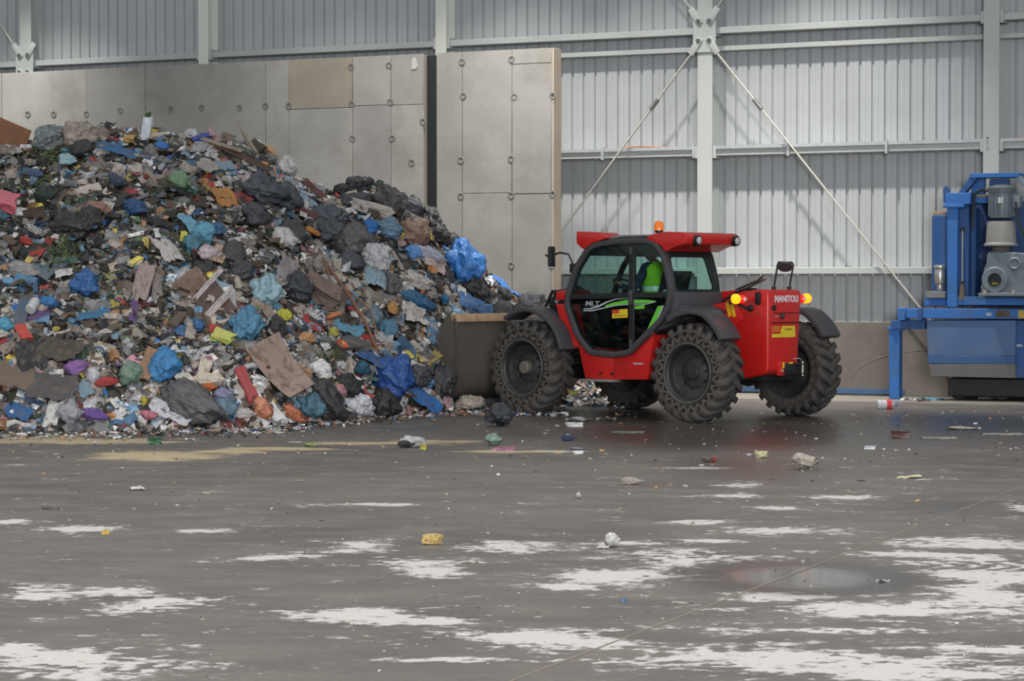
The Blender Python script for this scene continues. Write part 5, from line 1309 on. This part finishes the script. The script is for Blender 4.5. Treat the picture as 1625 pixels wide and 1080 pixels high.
# scraps covering the heap, by screen-even sampling of the slope, then the top and flanks
sc = Scraps()
N1 = 27000
for i in range(N1):
    px = rnd.uniform(-330, 950)
    ty_ = interp(px, TOPY)
    fy = scr_y(heap_p(px, 0.0))
    py = rnd.uniform(ty_-4, fy)
    if rnd.random() < 0.08: v = rnd.uniform(0.9, 1.35)
    else: v = find_v(px, py)
    p, n = heap_frame(px, v); col, k = pick(px, py, p.x, p.y)
    big = rnd.random() < .14
    s_ = rnd.uniform(.14, .24) if big else rnd.uniform(.04, .125)
    under = False
    for a, b, c, d, r0 in ells:
        if abs(px-a) < c and abs(py-b) < c:
            u = (px-a)*math.cos(r0)-(py-b)*math.sin(r0); w2 = (px-a)*math.sin(r0)+(py-b)*math.cos(r0)
            if (u/c)**2 + (w2/d)**2 < 0.8: under = True; break
    if under and rnd.random() < .88: continue
    sc.piece(p + n*(rnd.uniform(-0.05, 0.08) if not under else .1), n, s_, col)
scr = sc.build('mixed_scraps'); to_heap(scr)
t_ = sight(232, 205)*(33.9/sight(232,205).y) + Vector((0,0,EYE))
o = put('pack', t_, Vector((0,-1,.1)).normalized(), 36*.0089, 13*.0089, 82, (206,212,224), th=.1, lift=0, var=2); tag(o, 'tall white and blue carton sticking up from the crest', 'packaging')
t_.z += .19; t_.x += .03
o = put('bag', t_, Vector((0,-1,.1)).normalized(), .09, .1, 0, (76,112,56), th=.08, lift=0); tag(o, 'small green tuft on top of the upright white carton', 'bag')
# more of the same, individually: anonymous pieces between the listed ones
def region(px, py):
    r_ = 'upper' if py < 330 else ('middle' if py < 500 else 'lower')
    c_ = 'left' if px < 220 else ('centre left' if px < 440 else ('centre right' if px < 620 else 'right'))
    return r_, c_
CNAME = dict(brown='brown', dark='dark', beige='beige', white='white', grey='grey', blue='blue', vblue='vivid blue', red='red', yellow='yellow', orange='orange', green='green', pink='pink', moss='dark green', purple='purple')
KN = {'bag': ('crumpled %s plastic bag', 'bag'), 'film': ('torn %s plastic film', 'plastic film'), 'rag': ('crumpled %s rag', 'rag'), 'board': ('bent %s cardboard piece', 'cardboard'), 'box': ('crushed %s carton', 'box'), 'bottle': ('%s plastic bottle', 'bottle'), 'pack': ('%s crushed pack', 'packaging'), 'tub': ('%s plastic tub', 'tub')}
count = {}; ANON = []
tries = 0; made = 0
while made < 900 and tries < 12000:
    tries += 1
    px = rnd.uniform(-15, 860); ty_ = interp(px, TOPY); fy = scr_y(heap_p(px, 0)); py = rnd.uniform(ty_-2, fy-3)
    if px > 705 and py > 500: continue
    if px > 860: continue
    kd = rnd.choices(['bag', 'film', 'rag', 'board', 'box', 'bottle', 'pack', 'tub'], [24, 27, 24, 9, 3, 6, 6, 2])[0]
    if count.get(kd, 0) >= 290: continue
    sz = rnd.uniform(8, 19) if made > 260 else rnd.uniform(15, 29)
    if any((abs(px-a) < c*0.9 and abs(py-b) < d*1.05) for a, b, c, d in taken): continue
    if made <= 300: taken.append((px, py, sz*.5, sz*.35))
    X, Z = (px-812.5)/FPX*30, py/20
    col, k = pick(px, py, X, Z)
    if kd in ('board', 'box') and k not in ('white', 'beige', 'grey', 'brown'): k = rnd.choice(['brown', 'beige', 'grey']); col = rnd.choice(PAL[k])
    if kd in ('bag', 'film') and k in ('brown', 'moss'): k = rnd.choice(['dark', 'grey', 'white', 'blue', 'beige', 'dark']); col = rnd.choice(PAL[k])
    w_ = sz*rnd.uniform(.9, 1.4); h_ = sz*rnd.uniform(.5, .95)
    if kd == 'bottle': w_ = rnd.uniform(16, 26); h_ = w_*.33
    if kd == 'rag': w_ = sz*rnd.uniform(1.2, 2.2); h_ = sz*rnd.uniform(.4, .8)
    rot = rnd.gauss(-15, 35) if kd != 'rag' else rnd.choice([rnd.gauss(-30, 25), rnd.gauss(85, 15)])
    o = on_heap(kd, px, py, w_, h_, rot, col, lift=rnd.uniform(.25, .6))
    ANON.append((o, kd, k, px, py, w_))
    count[kd] = count.get(kd, 0)+1; made += 1
# each anonymous piece is told apart by its nearest landmark in the heap
STOP = {'in','on','at','of','beside','below','above','under','near','lying','from','with','over','right','left','between','cut','hanging','standing','tucked','joining','leaning','sloping','beyond','against','streaming','poking','sticking','just','round','inside','among','across','overlapping','and','above'}
def short(lb):
    out = []
    for i, wd in enumerate(lb.split()):
        if wd.strip(',') in STOP and i > 1 and wd not in ('and',): break
        out.append(wd)
    while out and out[-1] in ('and', 'bags', 'lower', 'end'): out.pop()
    return ' '.join(out[:7])
marks = {}
for kd, px, py, a_, b_, rot, col, lb in HAND:
    marks.setdefault(short(lb), []).append((px, py, a_))
marks['rust-brown board'] = [(24,214,60)]
marks = {k_: v_[0] for k_, v_ in marks.items() if len(v_) == 1 and v_[0][2] > 13 and 2 <= len(k_.split()) <= 6}
def side_of(px, py, m_):
    dx, dy = px-m_[0], py-m_[1]
    a = 'right of' if dx > 0 else 'left of'; b = 'below' if dy > 0 else 'above'
    if abs(dx) > 2.4*abs(dy): return a
    if abs(dy) > 2.4*abs(dx): return b
    return b + ' and ' + a
used = set()
for o, kd, k, px, py, w_ in ANON:
    g_ = KN[kd][0] % CNAME[k]; size = 'tiny ' if w_ < 13 else ('small ' if w_ < 22 else '')
    near = sorted(marks.items(), key=lambda q: math.hypot(px-q[1][0], py-q[1][1])); lb = None
    for nm_, mm in near[:5]:
        far = 'just ' if math.hypot(px-mm[0], py-mm[1]) < mm[2]*.5+22 else ''
        t_ = '%s%s %s%s the %s' % (size, g_, far, side_of(px, py, mm), nm_)
        if t_ not in used and len(t_.split()) <= 16: lb = t_; break
    rr_, cc_ = region(px, py)
    if lb: used.add(lb)
    else: lb = '%s among the %s %s waste of the heap' % (g_, rr_, cc_)
    tag(o, lb, KN[kd][1], group='%ss in the %s %s of the heap' % (g_, rr_, cc_))
q_ = sight(842, 482)*(33.6/sight(842,482).y) + Vector((0,0,EYE))
o = put('big', q_, Vector((-.1,-.6,.8)).normalized(), .42, .34, 20, (112,114,116), th=.3, lift=0); tag(o, 'smoky grey bag at the right end of the bucket rim beside the front fender', 'bag')
for i, (px, py, c_, t_) in enumerate(((800,492,(70,70,74),'dark'),(770,494,(60,110,160),'blue'),(826,494,(60,60,62),'charcoal'))):
    q_ = sight(px, py)*(33.5/sight(px,py).y) + Vector((0,0,EYE)); o = put('bag', q_, Vector((0,-.5,.8)).normalized(), .34, .24, 10*i, c_, th=.22, lift=0)
    tag(o, '%s bag heaped inside the bucket just behind its rim' % t_, 'bag')
# sticks and laths
WOOD = mat('stick_wood', (128,94,74), .8, 0, .1, 10)
def stick(pts, r, label, m=WOOD, cat='stick'):
    P = []
    for px, py, lf in pts:
        v = find_v(px, py); p, n = heap_frame(px, v); P.append(p + n*lf)
    o = MB().tube(P, r, 7).build('wooden_stick', m, smooth=True); tag(o, label, cat)
stick([(498,412,.18),(512,446,.25),(545,492,.25),(572,535,.25),(592,570,.15)], .02, 'long thick brown stick slanting down the right part of the heap')
stick([(478,420,.15),(497,424,.25),(508,450,.25),(524,480,.15)], .014, 'bent brown stick beside the long thick one')
stick([(545,478,.2),(575,520,.3),(590,548,.2)], .013, 'short thin stick right of the long thick one')
def free_stick(a, b, Z, r, label, m=WOOD):
    p = sight(*a)*(Z/sight(*a).y) + Vector((0,0,EYE)); q = sight(*b)*(Z/sight(*b).y) + Vector((0,0,EYE))
    o = MB().cyl(p, q, r, r*.6, n=7).build('wooden_stick', m, smooth=True); tag(o, label, 'stick')
free_stick((402,246), (377,193), 34.3, .022, 'thin pale stick poking up from the crest against the concrete wall', mat('stick_grey', (150,140,126), .8))
free_stick((408,244), (384,206), 34.2, .03, 'shorter stick poking up beside the thin pale one', mat('stick_grey', (150,140,126), .8))
cv = obj_with('brown_sacking', RAGS[1], pmat((84,72,62), 'cloth')); p = heap_p(412, 1.0); cv.matrix_world = Matrix.Translation(p+Vector((0.05,0,.02))) @ Matrix.Rotation(.7, 4, 'Y') @ Matrix.Rotation(1.3, 4, 'X') @ Matrix.Diagonal((.22,.10,.16,1)); tag(cv, 'ragged brown sacking standing up at the right end of the crest', 'sacking')
# leafy green waste
LEAF = mat('leaf_green', (78,92,44), .7, 0, .3, 5)
for (cx, cy, w_, h_, nn, lb) in ((92,254,60,20,260,'green plant cuttings strewn under the crest at left'), (100,405,46,50,330,'hanging mossy green plant cuttings on the left slope'), (60,300,50,40,200,'dark plant cuttings in the upper left'), (520,570,30,24,90,'small green plant scraps on the middle slope')):
    mb = MB()
    for i in range(nn):
        px = cx+rnd.gauss(0, w_*.35); py = cy+rnd.gauss(0, h_*.35); v = find_v(px, py); p, n = heap_frame(px, v); p = p+n*rnd.uniform(.02, .16)
        d = Vector((rnd.gauss(0, 1), rnd.gauss(0, 1), rnd.gauss(-.4, 1))).normalized(); t = d.cross(n).normalized()*rnd.uniform(.006, .018); L_ = d*rnd.uniform(.05, .13)
        mb.add([p, p+L_*.5+t, p+L_, p+L_*.5-t], [(0,1,2,3)])
    g = mb.build('plant_cuttings', LEAF); tag(g, lb, 'plant cuttings', kind='stuff')

# ------------------------------------------------------------------ litter on the floor
def on_floor(kind, px, py, wpx, hpx, rot, col, label, lift=.32, th=None, group=None, var=None):
    g = ground(px, py + hpx*0.3); s_ = g.y/FPX; w_ = wpx*s_; h_ = max(hpx*s_*1.6, w_*.4)
    th = hpx*s_*(2.6 if kind in ('board','rag','film') else 1.25) if th is None else th
    n = Vector((0,0,1)); o = put(kind, g, n, w_, h_, rot, col, th=th, lift=0, var=var)
    bpy.context.view_layer.update()
    zs = [(o.matrix_world @ v.co).z for v in o.data.vertices]; o.location.z -= min(zs) + 0.004
    tag(o, label, KINDS[kind][3], group=group); return o
LIT = [
('big',793,668,44,26,0,(62,64,68),'black crumpled bag lying alone in front of the front wheel'),
('big',745,645,46,18,0,(206,190,170),'cream sack lying at the end of the heap beside the bucket'),
('bag',656,705,44,14,0,(206,204,200),'white and dark scrap clump on the floor left of centre'),
('bag',644,707,26,9,0,(66,64,62),'dark rag end under the white scrap clump'),
('pack',672,711,9,6,0,(196,190,60),'tiny yellow cap beside the white scrap clump'),
('bag',783,702,28,15,0,(140,172,152),'small pale green bag on the floor in front of the telehandler'),
('pack',800,713,32,5,-4,(168,110,140),'thin pink striped wrapper beside the pale green bag'),
('bag',1278,739,46,18,-6,(178,168,160),'beige crumpled bag on the floor right of centre'),
('board',1443,753,38,16,-12,(218,208,160),'pale yellow folded paper on the floor at right'),
('rag',1465,761,26,4,0,(190,186,180),'flat white scrap touching the pale yellow paper'),
('bag',971,862,24,18,10,(232,232,232),'crumpled white paper ball on the floor near centre'),
('rag',957,868,20,8,0,(220,220,218),'flat end of white tissue left of the paper ball'),
('box',686,860,26,12,-20,(206,172,96),'yellow and brown torn packet on the floor in the foreground'),
('rag',218,774,22,11,0,(222,222,222),'white scrap lying alone at left'),
('bag',77,805,24,7,0,(160,152,144),'grey-beige scrap at far left of the floor'),
('pack',168,845,11,4,0,(232,190,40),'tiny yellow scrap at left foreground'),
('bag',918,788,8,8,0,(236,236,236),'tiny white pellet in the middle of the floor'),
('rag',748,891,22,6,0,(200,186,168),'flat beige scrap in the foreground'),
('bag',1000,766,40,9,0,(176,168,158),'elongated grey-beige scrap in the middle of the floor'),
('film',917,664,36,11,6,(178,172,166),'pale film scrap in front of the rear wheel'),
('film',960,664,32,10,0,(150,138,128),'brownish film scrap near the rear wheel'),
('pack',912,675,24,5,0,(224,222,222),'slim white stick-like scrap in front of the telehandler'),
('bag',901,697,26,7,0,(52,70,110),'small navy scrap on the floor in front of the telehandler'),
('film',996,684,56,6,0,(110,140,116),'thin green netting scrap'),
('pack',1428,692,26,8,0,(104,62,62),'dark red can-like scrap at right'),
('film',1528,679,46,8,0,(200,184,158),'cream plastic scrap at far right'),
('film',1490,693,60,7,0,(166,160,152),'grey film scrap at right'),
('film',1590,687,70,6,0,(176,170,162),'long pale film scrap at far right edge'),
('pack',1380,711,16,4,0,(222,222,228),'small white scrap at right'),
('film',1187,720,14,6,0,(214,220,230),'small bluish white scrap behind the beige bag'),
('box',1208,724,16,8,0,(204,196,150),'small pale yellow scrap left of the beige bag'),
('bag',1122,731,20,7,0,(128,108,98),'small brown scrap on the floor below the rear wheel'),
('bag',1134,731,8,7,0,(196,70,66),'tiny red scrap by the brown one'),
('pack',918,719,14,4,0,(226,224,226),'small white label on the floor'),
('film',917,711,22,5,0,(150,160,190),'bluish scrap on the floor'),
('film',1400,920,20,8,-20,(206,202,198),'small white scrap beside the puddle'),
('bag',1274,892,7,5,0,(228,226,222),'tiny white pellet behind the puddle'),
('film',1082,954,34,6,-8,(206,196,184),'flat beige scrap in the right foreground'),
('pack',990,953,9,4,0,(60,110,160),'tiny blue cap in the foreground'),
('film',862,971,34,4,0,(150,136,110),'faint brownish scrap in the foreground'),
('pack',245,702,20,8,0,(60,110,70),'green scrap with navy edge at the foot of the heap'),
('film',258,697,22,5,0,(48,56,110),'navy scrap behind the green one'),
('film',495,706,20,7,0,(140,176,72),'lime green leaf-like scrap on the floor'),
('film',442,685,24,6,0,(228,228,226),'white scrap, right one of two near the salmon bags'),
('film',415,685,26,5,0,(222,220,218),'white scrap, left one of two near the salmon bags'),
('film',468,700,24,5,0,(196,190,180),'flat pale scrap above the lime green one'),
('film',1440,633,26,6,0,(222,220,216),'white scrap below the blue machine'),
('film',1478,632,36,9,0,(70,130,164),'teal scrap below the blue machine'),
('film',1466,635,20,5,0,(110,70,56),'brown scrap below the blue machine'),
('film',1330,765,10,4,0,(200,196,186),'small pale scrap right of the beige bag'),
]
for t_ in LIT: on_floor(*t_)
bo = on_floor('bottle', 1407, 646, 32, 10, 3, (206,206,210), 'clear plastic bottle with red label lying near the wall at right')
MB().lathe([(0.345,-0.05),(0.345,0.45)], axis='X', n=16).build('bottle_label', mat('label_red', (206,60,66), .4), bo)
sc = Scraps()
for i in range(520):
    px = rnd.uniform(0, 1625); py = 650 + abs(rnd.gauss(0, 1))*70
    if py > 900: continue
    g = ground(px, py); c_ = rnd.choice([(200,196,190),(220,218,214),(150,140,128),(196,150,90),(120,100,86),(90,80,72),(190,180,160),(150,150,150),(100,96,90)])
    sc.piece(g + Vector((0,0,.004)), Vector((0,0,1)), rnd.uniform(.01, .038), c_)
for i in range(220):
    px = rnd.uniform(0, 1625); py = rnd.uniform(800, 1075); g = ground(px, py)
    sc.piece(g, Vector((0,0,1)), rnd.uniform(.006, .018), rnd.choice([(214,212,208),(190,180,168),(96,88,80)]))
cr = sc.build('floor_crumbs'); tag(cr, 'tiny crumbs and scraps strewn over the wet floor', 'crumbs')
